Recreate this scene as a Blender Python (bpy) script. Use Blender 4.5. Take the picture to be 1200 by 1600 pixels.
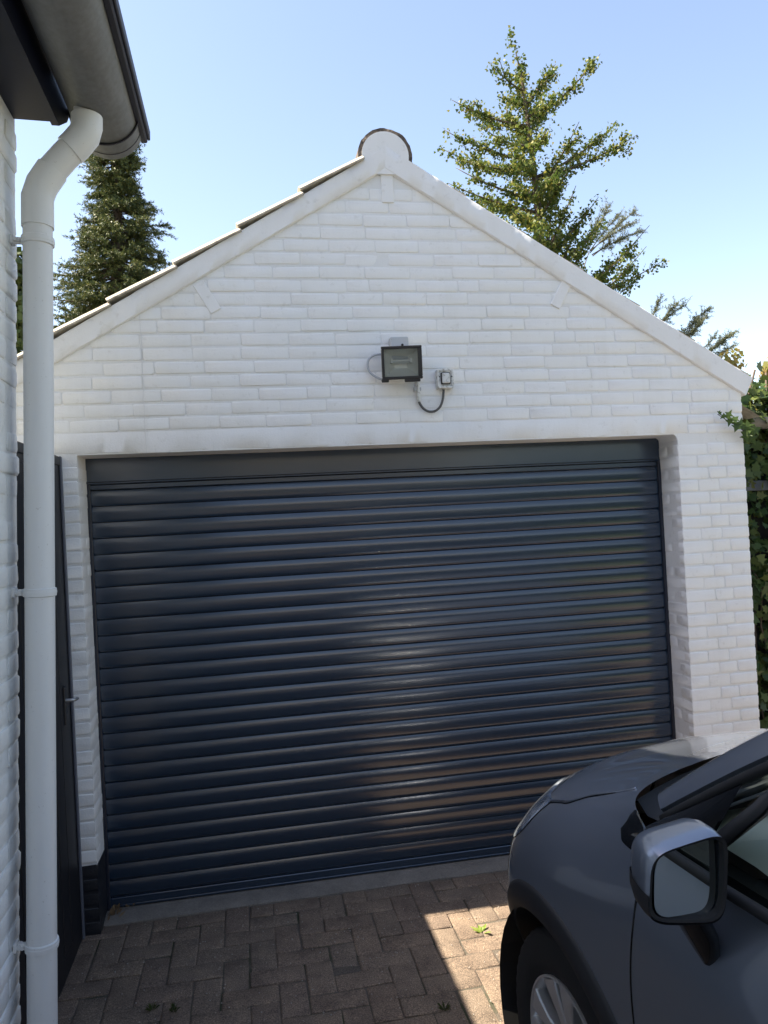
import bpy, math, random
import numpy as np
from mathutils import Vector, Matrix, Euler
from mathutils.bvhtree import BVHTree

random.seed(7)
rng = np.random.default_rng(11)
for _o in list(bpy.data.objects):
    bpy.data.objects.remove(_o, do_unlink=True)
scene = bpy.context.scene
COL = scene.collection
rad = math.radians

# ---------------------------------------------------------------- camera
YAW, PITCH, ROLL = 0.1793, 0.0089, 0.0530
cam_data = bpy.data.cameras.new('camera')
cam = bpy.data.objects.new('camera', cam_data)
COL.objects.link(cam)
_f = Vector((math.sin(YAW) * math.cos(PITCH), math.cos(YAW) * math.cos(PITCH), math.sin(PITCH)))
_r0 = Vector((math.cos(YAW), -math.sin(YAW), 0))
_d0 = _f.cross(_r0)
_r = _r0 * math.cos(ROLL) + _d0 * math.sin(ROLL)
_d = -_r0 * math.sin(ROLL) + _d0 * math.cos(ROLL)
_m = Matrix((_r, -_d, -_f)).transposed().to_4x4()
_m.translation = Vector((0.709, -3.558, 1.750))
cam.matrix_world = _m
cam_data.sensor_fit = 'HORIZONTAL'
cam_data.sensor_width = 36.0
cam_data.lens = 36.0
cam_data.clip_start = 0.05
cam_data.clip_end = 3000
scene.camera = cam
scene.render.resolution_x = 768
scene.render.resolution_y = 1024

# ---------------------------------------------------------------- sky and sun
KX, KY = 0.703, 0.083                      # shadow run per metre of height
SUN_DIR = Vector((KX, -KY, -1.0)).normalized()
world = bpy.data.worlds.new('World')
scene.world = world
world.use_nodes = True
wn = world.node_tree
sky = wn.nodes.new('ShaderNodeTexSky')
sky.sky_type = 'NISHITA'
sky.sun_disc = False
sky.sun_elevation = math.asin(-SUN_DIR.z)
sky.sun_rotation = math.atan2(-SUN_DIR.x, -SUN_DIR.y)
sky.air_density = 1.0
sky.dust_density = 0.8
sky.ozone_density = 3.0
_wb = wn.nodes.new('ShaderNodeMix'); _wb.data_type = 'RGBA'; _wb.blend_type = 'MULTIPLY'
_wb.inputs[0].default_value = 1.0; _wb.inputs[7].default_value = (1.11, 0.925, 0.79, 1)      # white balance of the sky
wn.links.new(sky.outputs[0], _wb.inputs[6])
wn.links.new(_wb.outputs[2], wn.nodes['Background'].inputs[0])
wn.nodes['Background'].inputs[1].default_value = 0.105
sun_data = bpy.data.lights.new('sun', 'SUN')
sun_data.energy = 4.5
sun_data.angle = rad(0.53)
sun_data.color = (1.0, 0.89, 0.72)
sun = bpy.data.objects.new('sun', sun_data)
sun.rotation_euler = SUN_DIR.to_track_quat('-Z', 'Y').to_euler()
COL.objects.link(sun)
scene.view_settings.view_transform = 'Standard'
scene.view_settings.look = 'None'
scene.view_settings.exposure = 1.95
scene.view_settings.gamma = 1.0

# ---------------------------------------------------------------- helpers
def new_mat(name, base, rough=0.6, metal=0.0, spec=0.5, coat=0.0, coat_rough=0.03):
    m = bpy.data.materials.new(name)
    m.use_nodes = True
    b = m.node_tree.nodes['Principled BSDF']
    b.inputs['Base Color'].default_value = (*base, 1)
    b.inputs['Roughness'].default_value = rough
    b.inputs['Metallic'].default_value = metal
    b.inputs['Specular IOR Level'].default_value = spec
    b.inputs['Coat Weight'].default_value = coat
    b.inputs['Coat Roughness'].default_value = coat_rough
    return m

def nd(m, t, **kw):
    n = m.node_tree.nodes.new(t)
    for k, v in kw.items():
        if k in n.inputs.keys() if hasattr(n.inputs, 'keys') else False:
            n.inputs[k].default_value = v
        else:
            setattr(n, k, v)
    return n

def coords(m, kind='Object'):
    return nd(m, 'ShaderNodeTexCoord').outputs[kind]

def noise(m, vec, scale, detail=4, rough=0.55):
    n = nd(m, 'ShaderNodeTexNoise')
    n.inputs['Scale'].default_value = scale
    n.inputs['Detail'].default_value = detail
    n.inputs['Roughness'].default_value = rough
    if vec is not None:
        m.node_tree.links.new(vec, n.inputs['Vector'])
    return n.outputs['Fac']

def ramp(m, fac, stops):
    r = nd(m, 'ShaderNodeValToRGB')
    e = r.color_ramp.elements
    while len(e) < len(stops):
        e.new(0.5)
    for i, (p, c) in enumerate(stops):
        e[i].position = p
        e[i].color = (*c, 1) if len(c) == 3 else c
    m.node_tree.links.new(fac, r.inputs['Fac'])
    return r.outputs['Color']

def mixc(m, fac, a, b, mode='MIX'):
    n = nd(m, 'ShaderNodeMix')
    n.data_type = 'RGBA'
    n.blend_type = mode
    for s, v in ((0, fac), (6, a), (7, b)):
        if hasattr(v, 'links') or hasattr(v, 'is_linked'):
            m.node_tree.links.new(v, n.inputs[s])
        elif s == 0:
            n.inputs[0].default_value = v
        else:
            n.inputs[s].default_value = (*v, 1)
    return n.outputs[2]

def setc(m, sock, name='Base Color'):
    m.node_tree.links.new(sock, m.node_tree.nodes['Principled BSDF'].inputs[name])

def bump(m, facs, dist=0.002):
    prev = None
    for fac, st in facs:
        b = nd(m, 'ShaderNodeBump')
        b.inputs['Strength'].default_value = st
        b.inputs['Distance'].default_value = dist
        m.node_tree.links.new(fac, b.inputs['Height'])
        if prev is not None:
            m.node_tree.links.new(prev, b.inputs['Normal'])
        prev = b.outputs['Normal']
    m.node_tree.links.new(prev, m.node_tree.nodes['Principled BSDF'].inputs['Normal'])

def island(m):
    g = nd(m, 'ShaderNodeNewGeometry')
    return g.outputs['Random Per Island']

def objrand(m):
    g = nd(m, 'ShaderNodeObjectInfo')
    return g.outputs['Random']

class MB:
    """collects verts and faces for one mesh"""
    def __init__(s):
        s.v, s.f, s.mi = [], [], []
    def add(s, vs, fs, mi=0):
        o = len(s.v)
        s.v += [tuple(p) for p in vs]
        s.f += [tuple(i + o for i in f) for f in fs]
        s.mi += [mi] * len(fs)
    def box(s, x0, x1, y0, y1, z0, z1, c=0.0, M=None, mi=0):
        if c <= 0:
            vs = [(x, y, z) for z in (z0, z1) for y in (y0, y1) for x in (x0, x1)]
            fs = [(0, 2, 3, 1), (4, 5, 7, 6), (0, 1, 5, 4), (2, 6, 7, 3), (0, 4, 6, 2), (1, 3, 7, 5)]
        else:
            vs, idx = [], {}
            X, Y, Z = (x0, x1), (y0, y1), (z0, z1)
            for i in (0, 1):
                for j in (0, 1):
                    for k in (0, 1):
                        sx, sy, sz = (1 - 2 * i), (1 - 2 * j), (1 - 2 * k)
                        for a in range(3):
                            p = [X[i] + sx * c, Y[j] + sy * c, Z[k] + sz * c]
                            p[a] = (X[i], Y[j], Z[k])[a]
                            idx[(i, j, k, a)] = len(vs)
                            vs.append(tuple(p))
            fs = []
            for a in range(3):
                o1, o2 = [q for q in range(3) if q != a]
                for sgn in (0, 1):
                    q = []
                    for u, w in ((0, 0), (1, 0), (1, 1), (0, 1)):
                        t = [0, 0, 0]; t[a] = sgn; t[o1] = u; t[o2] = w
                        q.append(idx[(*t, a)])
                    flip = (sgn == 0) ^ (a == 1)
                    fs.append(tuple(q[::-1] if flip else q))
            for a in range(3):                       # edges run along axis a
                o1, o2 = [q for q in range(3) if q != a]
                for u in (0, 1):
                    for w in (0, 1):
                        def k_(e, ax):
                            t = [0, 0, 0]; t[a] = e; t[o1] = u; t[o2] = w
                            return idx[(*t, ax)]
                        fs.append((k_(0, o1), k_(1, o1), k_(1, o2), k_(0, o2)))
            for i in (0, 1):
                for j in (0, 1):
                    for k in (0, 1):
                        fs.append(tuple(idx[(i, j, k, a)] for a in range(3)))
        if M is not None:
            vs = [tuple(M @ Vector(p)) for p in vs]
        s.add(vs, fs, mi)
    def tube(s, pts, r, n=12, cap=True, mi=0):
        pts = [Vector(p) for p in pts]
        rs = r if isinstance(r, (list, tuple)) else [r] * len(pts)
        vs, fs = [], []
        up = None
        for i, p in enumerate(pts):
            t = (pts[min(i + 1, len(pts) - 1)] - pts[max(i - 1, 0)]).normalized()
            if up is None:
                a = Vector((0, 0, 1)) if abs(t.z) < 0.9 else Vector((0, 1, 0))
                up = (a - t * a.dot(t)).normalized()
            else:
                up = (up - t * up.dot(t)).normalized()
            b = t.cross(up)
            for k in range(n):
                an = 2 * math.pi * k / n
                vs.append(p + (up * math.cos(an) + b * math.sin(an)) * rs[i])
        for i in range(len(pts) - 1):
            for k in range(n):
                fs.append((i * n + k, i * n + (k + 1) % n, (i + 1) * n + (k + 1) % n, (i + 1) * n + k))
        if cap:
            fs.append(tuple(range(n))[::-1])
            fs.append(tuple((len(pts) - 1) * n + k for k in range(n)))
        s.add(vs, fs, mi)
    def prism(s, poly, axis, a0, a1, mi=0):
        """poly: 2D points; axis: 'y' -> poly in xz, 'x' -> yz, 'z' -> xy"""
        def P(p, a):
            return {'y': (p[0], a, p[1]), 'x': (a, p[0], p[1]), 'z': (p[0], p[1], a)}[axis]
        n = len(poly)
        vs = [P(p, a0) for p in poly] + [P(p, a1) for p in poly]
        fs = [tuple(range(n)), tuple(range(2 * n - 1, n - 1, -1))]
        fs += [(i, i + n, (i + 1) % n + n, (i + 1) % n) for i in range(n)]
        s.add(vs, fs, mi)
    def grid(s, P, closed=False, mi=0):
        R, Cn = len(P), len(P[0])
        vs = [p for row in P for p in row]
        fs = []
        for i in range(R - 1):
            for j in range(Cn - 1 if not closed else Cn):
                k = (j + 1) % Cn
                fs.append((i * Cn + j, i * Cn + k, (i + 1) * Cn + k, (i + 1) * Cn + j))
        s.add(vs, fs, mi)
    def mesh(s, name, mats, smooth=False, fix=True):
        me = bpy.data.meshes.new(name)
        me.from_pydata(s.v, [], s.f)
        for m in (mats if isinstance(mats, (list, tuple)) else [mats]):
            me.materials.append(m)
        if any(s.mi):
            me.polygons.foreach_set('material_index', s.mi)
        if fix:
            import bmesh
            bm = bmesh.new(); bm.from_mesh(me)
            bmesh.ops.recalc_face_normals(bm, faces=bm.faces)
            bm.to_mesh(me); bm.free()
        if smooth is True:
            me.polygons.foreach_set('use_smooth', [True] * len(me.polygons))
        elif smooth:
            me.polygons.foreach_set('use_smooth', [True] * len(me.polygons))
            me.set_sharp_from_angle(angle=rad(smooth))
        me.update()
        return me
    def obj(s, name, mats, parent=None, smooth=False, fix=True, **kw):
        return link(name, s.mesh(name, mats, smooth, fix), parent, **kw)

def link(name, me, parent=None, **kw):
    o = bpy.data.objects.new(name, me)
    COL.objects.link(o)
    if parent is not None:
        o.parent = parent
    for k, v in kw.items():
        o[k] = v
    return o

def thing(name, label, cat, loc=(0, 0, 0), rot=(0, 0, 0), group=None):
    o = bpy.data.objects.new(name, None)
    o.empty_display_size = 0.1
    COL.objects.link(o)
    o.location = loc
    o.rotation_euler = rot
    o['label'] = label
    o['category'] = cat
    if group:
        o['group'] = group
    return o

def raw_mesh(name, V, F, mats, mi=None, smooth=False):
    """V (n,3) array, F (m,k) int array"""
    me = bpy.data.meshes.new(name)
    V = np.asarray(V, np.float32); F = np.asarray(F, np.int32)
    n, k = F.shape
    me.vertices.add(len(V)); me.vertices.foreach_set('co', V.ravel())
    me.loops.add(n * k); me.loops.foreach_set('vertex_index', F.ravel())
    me.polygons.add(n)
    me.polygons.foreach_set('loop_start', np.arange(0, n * k, k, dtype=np.int32))
    me.polygons.foreach_set('loop_total', np.full(n, k, np.int32))
    for m in (mats if isinstance(mats, (list, tuple)) else [mats]):
        me.materials.append(m)
    if mi is not None:
        me.polygons.foreach_set('material_index', np.asarray(mi, np.int32))
    if smooth:
        me.polygons.foreach_set('use_smooth', np.ones(n, bool))
    me.update(); me.validate()
    return me

def arc(cx, cy, r, a0, a1, n):
    return [(cx + r * math.cos(rad(a0 + (a1 - a0) * i / n)), cy + r * math.sin(rad(a0 + (a1 - a0) * i / n))) for i in range(n + 1)]

# ---------------------------------------------------------------- materials
def white_paint(name, base, dirt, sc=1.0):
    m = new_mat(name, base, 0.55, spec=0.35)
    c = coords(m)
    g = nd(m, 'ShaderNodeNewGeometry').outputs['Position']
    n1 = noise(m, g, 1.7, 5); n2 = noise(m, g, 22, 6, 0.7); n3 = noise(m, g, 140, 3)
    v = ramp(m, n1, [(0.3, dirt), (0.65, base)])
    sp = ramp(m, n2, [(0.30, (0.55, 0.53, 0.48)), (0.42, (1, 1, 1))])
    mp_ = nd(m, 'ShaderNodeMapping'); mp_.inputs['Scale'].default_value = (9, 9, 0.7)
    m.node_tree.links.new(g, mp_.inputs['Vector'])
    st_ = ramp(m, noise(m, mp_.outputs[0], 1.0, 6, 0.65), [(0.34, (0.86, 0.85, 0.82)), (0.50, (1, 1, 1))])
    setc(m, mixc(m, 0.22, mixc(m, 0.28, v, sp, 'MULTIPLY'), st_, 'MULTIPLY'))
    bump(m, [(n2, 0.45 * sc), (n3, 0.30 * sc), (noise(m, g, 9, 3), 0.5 * sc)], 0.004)
    return m
M_BRICK = white_paint('white_painted_brick', (0.84, 0.84, 0.83), (0.80, 0.80, 0.78))
M_MORTAR = white_paint('white_painted_joint', (0.80, 0.80, 0.79), (0.70, 0.70, 0.68))
M_PLASTER = white_paint('white_plaster', (0.83, 0.83, 0.82), (0.77, 0.77, 0.76), 0.7)
M_HBRICK = white_paint('house_white_brick', (0.85, 0.85, 0.83), (0.78, 0.78, 0.76), 1.2)
M_PLINTH = new_mat('black_bitumen_paint', (0.010, 0.012, 0.018), 0.5)
_g = nd(M_PLINTH, 'ShaderNodeNewGeometry').outputs['Position']
bump(M_PLINTH, [(noise(M_PLINTH, _g, 45, 5), 0.5)], 0.004)

M_DOOR = new_mat('navy_roller_slat', (0.013, 0.028, 0.053), 0.22, spec=1.0)
_c = nd(M_DOOR, 'ShaderNodeNewGeometry').outputs['Position']
_mp = nd(M_DOOR, 'ShaderNodeMapping'); _mp.inputs['Scale'].default_value = (1.2, 1, 7)
M_DOOR.node_tree.links.new(_c, _mp.inputs['Vector'])
_nn = noise(M_DOOR, _mp.outputs[0], 3.0, 6, 0.7)
setc(M_DOOR, ramp(M_DOOR, _nn, [(0.3, (0.215, 0.215, 0.215)), (0.7, (0.235, 0.235, 0.235))]), 'Roughness')
setc(M_DOOR, ramp(M_DOOR, noise(M_DOOR, _mp.outputs[0], 2.0, 3, 0.5), [(0.40, (0.0125, 0.027, 0.051)), (0.70, (0.0145, 0.030, 0.055))]))
M_DOORDARK = new_mat('navy_door_header', (0.011, 0.015, 0.028), 0.40)
M_RUBBER = new_mat('black_rubber', (0.012, 0.012, 0.013), 0.75)
M_NAVY = new_mat('navy_gloss_paint', (0.006, 0.008, 0.022), 0.45, spec=0.25)
_g = nd(M_NAVY, 'ShaderNodeNewGeometry').outputs['Position']
bump(M_NAVY, [(noise(M_NAVY, _g, 30, 4), 0.12)], 0.002)
M_GATEGREY = new_mat('grey_gate_edge', (0.10, 0.11, 0.14), 0.5)
M_GATE = new_mat('black_navy_gate_paint', (0.005, 0.006, 0.010), 0.5)

M_CONC = new_mat('concrete_sill', (0.16, 0.15, 0.14), 0.85)
_g = nd(M_CONC, 'ShaderNodeNewGeometry').outputs['Position']
_n = noise(M_CONC, _g, 9, 8, 0.7)
setc(M_CONC, mixc(M_CONC, 0.5, ramp(M_CONC, _n, [(0.3, (0.12, 0.095, 0.072)), (0.5, (0.21, 0.175, 0.135)), (0.7, (0.30, 0.26, 0.21))]),
                  ramp(M_CONC, noise(M_CONC, _g, 160, 3), [(0.35, (0.10, 0.10, 0.10)), (0.65, (0.22, 0.21, 0.20))])))
bump(M_CONC, [(_n, 0.5), (noise(M_CONC, _g, 170, 3), 0.4)], 0.004)

M_PAVER = new_mat('clay_paver', (0.15, 0.12, 0.10), 0.85, spec=0.3)
_g = nd(M_PAVER, 'ShaderNodeNewGeometry').outputs['Position']
_rndo = objrand(M_PAVER); _rndi = island(M_PAVER)
_add = nd(M_PAVER, 'ShaderNodeMath'); _add.operation = 'ADD'
M_PAVER.node_tree.links.new(_rndo, _add.inputs[0]); M_PAVER.node_tree.links.new(_rndi, _add.inputs[1])
_fr = nd(M_PAVER, 'ShaderNodeMath'); _fr.operation = 'FRACT'
M_PAVER.node_tree.links.new(_add.outputs[0], _fr.inputs[0])
_tone = ramp(M_PAVER, _fr.outputs[0], [(0.0, (0.158, 0.122, 0.098)), (0.35, (0.172, 0.132, 0.102)), (0.7, (0.164, 0.131, 0.104)), (1.0, (0.186, 0.142, 0.108))])
_gr = ramp(M_PAVER, noise(M_PAVER, _g, 210, 4, 0.75), [(0.32, (0.35, 0.33, 0.32)), (0.50, (1, 1, 1)), (0.66, (2.1, 2.0, 1.85))])
_bl = ramp(M_PAVER, noise(M_PAVER, _g, 7, 8, 0.72), [(0.30, (0.62, 0.60, 0.60)), (0.50, (0.98, 0.97, 0.96)), (0.68, (1.25, 1.22, 1.16))])
setc(M_PAVER, mixc(M_PAVER, 1.0, mixc(M_PAVER, 1.0, _tone, _gr, 'MULTIPLY'), _bl, 'MULTIPLY'))
bump(M_PAVER, [(noise(M_PAVER, _g, 190, 4, 0.7), 0.7), (noise(M_PAVER, _g, 30, 4), 0.5)], 0.004)

M_SAND = new_mat('joint_sand', (0.06, 0.05, 0.04), 0.95)
_g = nd(M_SAND, 'ShaderNodeNewGeometry').outputs['Position']
setc(M_SAND, mixc(M_SAND, ramp(M_SAND, noise(M_SAND, _g, 4, 4), [(0.5, (0, 0, 0)), (0.62, (1, 1, 1))]),
     ramp(M_SAND, noise(M_SAND, _g, 300, 3), [(0.3, (0.045, 0.038, 0.032)), (0.7, (0.17, 0.14, 0.11))]), (0.045, 0.050, 0.026)))
bump(M_SAND, [(noise(M_SAND, _g, 250, 3), 0.9)], 0.005)
M_GROUND = new_mat('earth', (0.10, 0.10, 0.06), 0.95)
_g = nd(M_GROUND, 'ShaderNodeNewGeometry').outputs['Position']
setc(M_GROUND, ramp(M_GROUND, noise(M_GROUND, _g, 2, 8, 0.7), [(0.3, (0.05, 0.07, 0.025)), (0.7, (0.13, 0.12, 0.07))]))
M_ASPHALT = new_mat('asphalt', (0.06, 0.06, 0.06), 0.9)

M_TILE = new_mat('roof_tile', (0.22, 0.17, 0.12), 0.85)
_g = nd(M_TILE, 'ShaderNodeNewGeometry').outputs['Position']
setc(M_TILE, ramp(M_TILE, noise(M_TILE, _g, 18, 6, 0.7), [(0.3, (0.22, 0.19, 0.15)), (0.5, (0.42, 0.38, 0.31)), (0.75, (0.56, 0.52, 0.45))]))
bump(M_TILE, [(noise(M_TILE, _g, 60, 5), 0.5)], 0.004)

M_ZINC = new_mat('weathered_zinc', (0.20, 0.205, 0.21), 0.62, metal=0.25)
_g = coords(M_ZINC)
_mp = nd(M_ZINC, 'ShaderNodeMapping'); _mp.inputs['Scale'].default_value = (1, 0.25, 1)
M_ZINC.node_tree.links.new(_g, _mp.inputs['Vector'])
setc(M_ZINC, mixc(M_ZINC, 0.5, ramp(M_ZINC, noise(M_ZINC, _mp.outputs[0], 16, 6, 0.7), [(0.3, (0.13, 0.13, 0.125)), (0.7, (0.25, 0.25, 0.245))]),
                  ramp(M_ZINC, noise(M_ZINC, _g, 60, 4), [(0.35, (0.17, 0.165, 0.15)), (0.65, (0.22, 0.22, 0.215))])))
bump(M_ZINC, [(noise(M_ZINC, _g, 5, 2), 0.12)], 0.006)
M_TRIM = new_mat('dark_brown_trim', (0.022, 0.019, 0.026), 0.55)
M_PVC = new_mat('pale_grey_pvc', (0.60, 0.60, 0.59), 0.42)
_g = nd(M_PVC, 'ShaderNodeNewGeometry').outputs['Position']
_mp = nd(M_PVC, 'ShaderNodeMapping'); _mp.inputs['Scale'].default_value = (1, 1, 0.15)
M_PVC.node_tree.links.new(_g, _mp.inputs['Vector'])
setc(M_PVC, mixc(M_PVC, 0.6, ramp(M_PVC, noise(M_PVC, _mp.outputs[0], 14, 6, 0.65), [(0.3, (0.70, 0.69, 0.66)), (0.65, (0.79, 0.79, 0.77))]),
     ramp(M_PVC, noise(M_PVC, _g, 120, 2), [(0.25, (0.55, 0.53, 0.49)), (0.31, (0.79, 0.79, 0.77))])))
M_GALV = new_mat('galvanised_metal', (0.45, 0.46, 0.47), 0.4, metal=0.8)

M_BARK = new_mat('bark', (0.10, 0.075, 0.055), 0.9)
def leaf_mat(name, a, b, c, trans=0.35, rough=0.5):
    m = new_mat(name, a, rough, spec=0.3)
    col = ramp(m, island(m), [(0.0, a), (0.55, b), (1.0, c)])
    setc(m, col)
    nt = m.node_tree
    tr = nd(m, 'ShaderNodeBsdfTranslucent')
    nt.links.new(col, tr.inputs['Color'])
    mx = nd(m, 'ShaderNodeMixShader'); mx.inputs[0].default_value = trans
    nt.links.new(nt.nodes['Principled BSDF'].outputs[0], mx.inputs[1])
    nt.links.new(tr.outputs[0], mx.inputs[2])
    nt.links.new(mx.outputs[0], nt.nodes['Material Output'].inputs['Surface'])
    return m
M_GINKGO = leaf_mat('ginkgo_leaf', (0.046, 0.080, 0.018), (0.105, 0.145, 0.028), (0.25, 0.23, 0.050), 0.42)
M_SPRUCE = leaf_mat('spruce_needle', (0.035, 0.058, 0.024), (0.075, 0.100, 0.034), (0.20, 0.20, 0.060), 0.15)  # brighter yellow stop puts sunlit highlights into the needle colour
M_CEDAR = leaf_mat('cedar_needle', (0.09, 0.12, 0.07), (0.17, 0.19, 0.11), (0.27, 0.26, 0.16), 0.45)
M_IVY = leaf_mat('ivy_leaf', (0.030, 0.060, 0.016), (0.060, 0.100, 0.026), (0.135, 0.160, 0.040), 0.3, 0.35)
M_YLEAF = leaf_mat('yellowing_leaf', (0.16, 0.17, 0.04), (0.26, 0.22, 0.05), (0.34, 0.24, 0.09), 0.4)
M_HEDGE = leaf_mat('hedge_leaf', (0.040, 0.065, 0.018), (0.065, 0.095, 0.025), (0.11, 0.135, 0.04), 0.25)
M_WEED = leaf_mat('weed_leaf', (0.12, 0.20, 0.03), (0.20, 0.28, 0.05), (0.28, 0.33, 0.08), 0.35)
M_DARKWOOD = new_mat('dark_fence_board', (0.012, 0.014, 0.014), 0.8)
M_DRY = leaf_mat('dry_leaf', (0.10, 0.06, 0.03), (0.16, 0.10, 0.05), (0.24, 0.17, 0.09), 0.2, 0.8)

# ================================================================ SETTING
b = MB(); b.add([(-900, -900, -0.06), (900, -900, -0.06), (900, 900, -0.06), (-900, 900, -0.06)], [(0, 1, 2, 3)])
b.obj('ground', M_GROUND, kind='structure')
b = MB(); b.add([(-60, -22, -0.045), (60, -22, -0.045), (60, -15, -0.045), (-60, -15, -0.045)], [(0, 1, 2, 3)])
b.obj('road', M_ASPHALT, kind='structure')

# ---------------- driveway of clay pavers in 90 degree herringbone
GW, GH = 2.881, 2.10             # garage opening
DRY = 0.070                      # front edge of the concrete threshold
b = MB()
b.add([(-0.9, -15.0, -0.0055), (4.95, -15.0, -0.0055), (4.95, 0.2, -0.0055), (-0.9, 0.2, -0.0055)], [(0, 1, 2, 3)])
drive = b.obj('driveway', M_SAND, kind='structure')
U = 0.1065
def paver_mesh(lx, ly, var):
    r = random.Random(var * 17 + int(lx * 1000))
    c, gap = 0.0050, 0.0016
    hx, hy = lx / 2 - gap, ly / 2 - gap
    vs = []
    for inset, z in ((0, -0.05), (0, -c * 1.0), (0.0022, -0.0018), (c * 1.4, 0)):
        for sx, sy in ((-1, -1), (1, -1), (1, 1), (-1, 1)):
            k = 0.004
            a = (sx * (hx - inset), sy * (hy - inset))
            if sx * sy > 0:
                q = [(a[0] - sx * k * (sx < 0) * 0, a[1]), a]
            for dx, dy in (((k, 0), (0, k)) if sx * sy < 0 else ((0, k), (k, 0))):
                j = 0.0014
                vs.append((a[0] - sx * dx + r.uniform(-j, j), a[1] - sy * dy + r.uniform(-j, j), z + r.uniform(-0.0008, 0.0008)))
    n = 8
    fs = []
    for ring in range(3):
        for k in range(n):
            fs.append((ring * n + k, ring * n + (k + 1) % n, (ring + 1) * n + (k + 1) % n, (ring + 1) * n + k))
    fs.append(tuple(3 * n + k for k in range(n)))
    return vs, fs
PV = {}
for hv, (lx, ly) in (('h', (2 * U, U)), ('v', (U, 2 * U)), ('s', (U, U))):
    for var in range(5):
        PV[(hv, var)] = paver_mesh(lx, ly, var)
cells = []
I0, I1, J0, J1 = -9, 46, -140, 0
def cell_ok(i, j):
    return I0 <= i < I1 and J0 <= j < J1
for i in range(I0, I1):
    for j in range(J0, J1):
        m4 = (i - j) % 4
        cx, cy = (i + 0.5) * U, DRY + (j + 0.5) * U
        if m4 == 0:
            cells.append(('h', cx + U / 2, cy) if cell_ok(i + 1, j) else ('s', cx, cy))
        elif m4 == 1:
            if not cell_ok(i - 1, j):
                cells.append(('s', cx, cy))
        elif m4 == 2:
            cells.append(('v', cx, cy - U / 2) if cell_ok(i, j - 1) else ('s', cx, cy))
        elif m4 == 3:
            if not cell_ok(i, j + 1):
                cells.append(('s', cx, cy))
cells.sort(key=lambda c: (abs(c[1] - 0.75) * 0.9) ** 2 + (c[2] + 0.55) ** 2)
PVM = {}
for k, (vs, fs) in PV.items():
    q = MB(); q.add(vs, fs); PVM[k] = q.mesh('paver', M_PAVER, smooth=40)
far = MB()
for n_, (hv, cx, cy) in enumerate(cells):
    var = random.randrange(5)
    dz = random.gauss(0, 0.0020); tx = random.gauss(0, 0.014); ty = random.gauss(0, 0.014)
    flip = random.choice((0, math.pi)); yawj = random.gauss(0, 0.016); cx += random.gauss(0, 0.0012); cy += random.gauss(0, 0.0012)
    # a shallow dip at the threshold corner
    if n_ < 300:
        o = link('paver', PVM[(hv, var)], drive)
        o.location = (cx, cy, dz)
        o.rotation_euler = (tx, ty, flip + yawj)
    else:
        Mx = Matrix.Translation((cx, cy, dz)) @ Euler((tx, ty, flip + yawj)).to_matrix().to_4x4()
        vs, fs = PV[(hv, var)]
        far.add([tuple(Mx @ Vector(p)) for p in vs], fs)
far.obj('paver_field', M_PAVER, drive, smooth=40, fix=False, kind='stuff')

M_SLAB = new_mat('pale_bounce_slabs', (0.40, 0.37, 0.32), 0.9)
_bt = nd(M_SLAB, 'ShaderNodeTexBrick'); _bt.inputs['Scale'].default_value = 1.0; _bt.inputs['Row Height'].default_value = 0.5; _bt.inputs['Mortar Size'].default_value = 0.006; _bt.offset = 0
_bt.inputs['Color1'].default_value = (0.42, 0.39, 0.33, 1); _bt.inputs['Color2'].default_value = (0.36, 0.33, 0.29, 1); _bt.inputs['Mortar'].default_value = (0.12, 0.11, 0.09, 1)
M_SLAB.node_tree.links.new(coords(M_SLAB), _bt.inputs['Vector']); setc(M_SLAB, _bt.outputs['Color'])
b = MB(); b.box(4.955, 9.2, -4.0, 0.4, -0.05, -0.002); b.obj('bounce_terrace', M_SLAB, kind='structure')  # unseen pale paving, added to bounce sunlight onto the facade
M_LAWN = new_mat('bounce_grass', (0.06, 0.10, 0.025), 0.9)
setc(M_LAWN, ramp(M_LAWN, noise(M_LAWN, nd(M_LAWN, 'ShaderNodeNewGeometry').outputs['Position'], 30, 6, 0.7), [(0.3, (0.045, 0.085, 0.02)), (0.7, (0.11, 0.15, 0.04))]))
b = MB(); b.box(4.96, 9.2, -14.9, -4.005, -0.05, 0.004); b.obj('bounce_lawn', M_LAWN, kind='structure')  # unseen grass, added for green bounce and a green reflection in the door

# ================================================================ GARAGE
garage = thing('garage', 'white painted brick garage with gable roof and wide dark roller door', 'garage')
AX, AZI = 1.445, 3.402            # apex of the inner rake line
SL, SR = 0.590, 0.611
XL, XR = -0.375, 3.258            # outer corners of the facade
RD = 0.195                        # reveal depth
def z_in(x): return AZI - (SL * (AX - x) if x < AX else SR * (x - AX))
def z_out(x): return z_in(x) + (0.105 if x < AX else 0.118)
LINT0, LINT1 = GH, GH + 0.098

# core wall, mortar surface 6 mm behind the brick faces
REC = 0.0027
b = MB()
b.prism([(XL + .004, -0.05), (-0.004, -0.05), (-0.004, GH), (XL + .004, GH)], 'y', REC, 0.30)
b.prism([(GW + .004, -0.05), (XR - .004, -0.05), (XR - .004, GH), (GW + .004, GH)], 'y', REC, 0.30)
b.prism([(XL + .004, GH), (XR - .004, GH), (XR - .004, z_in(XR) + .05), (AX, AZI + .05), (XL + .004, z_in(XL) + .05)], 'y', REC, 0.30)
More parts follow.
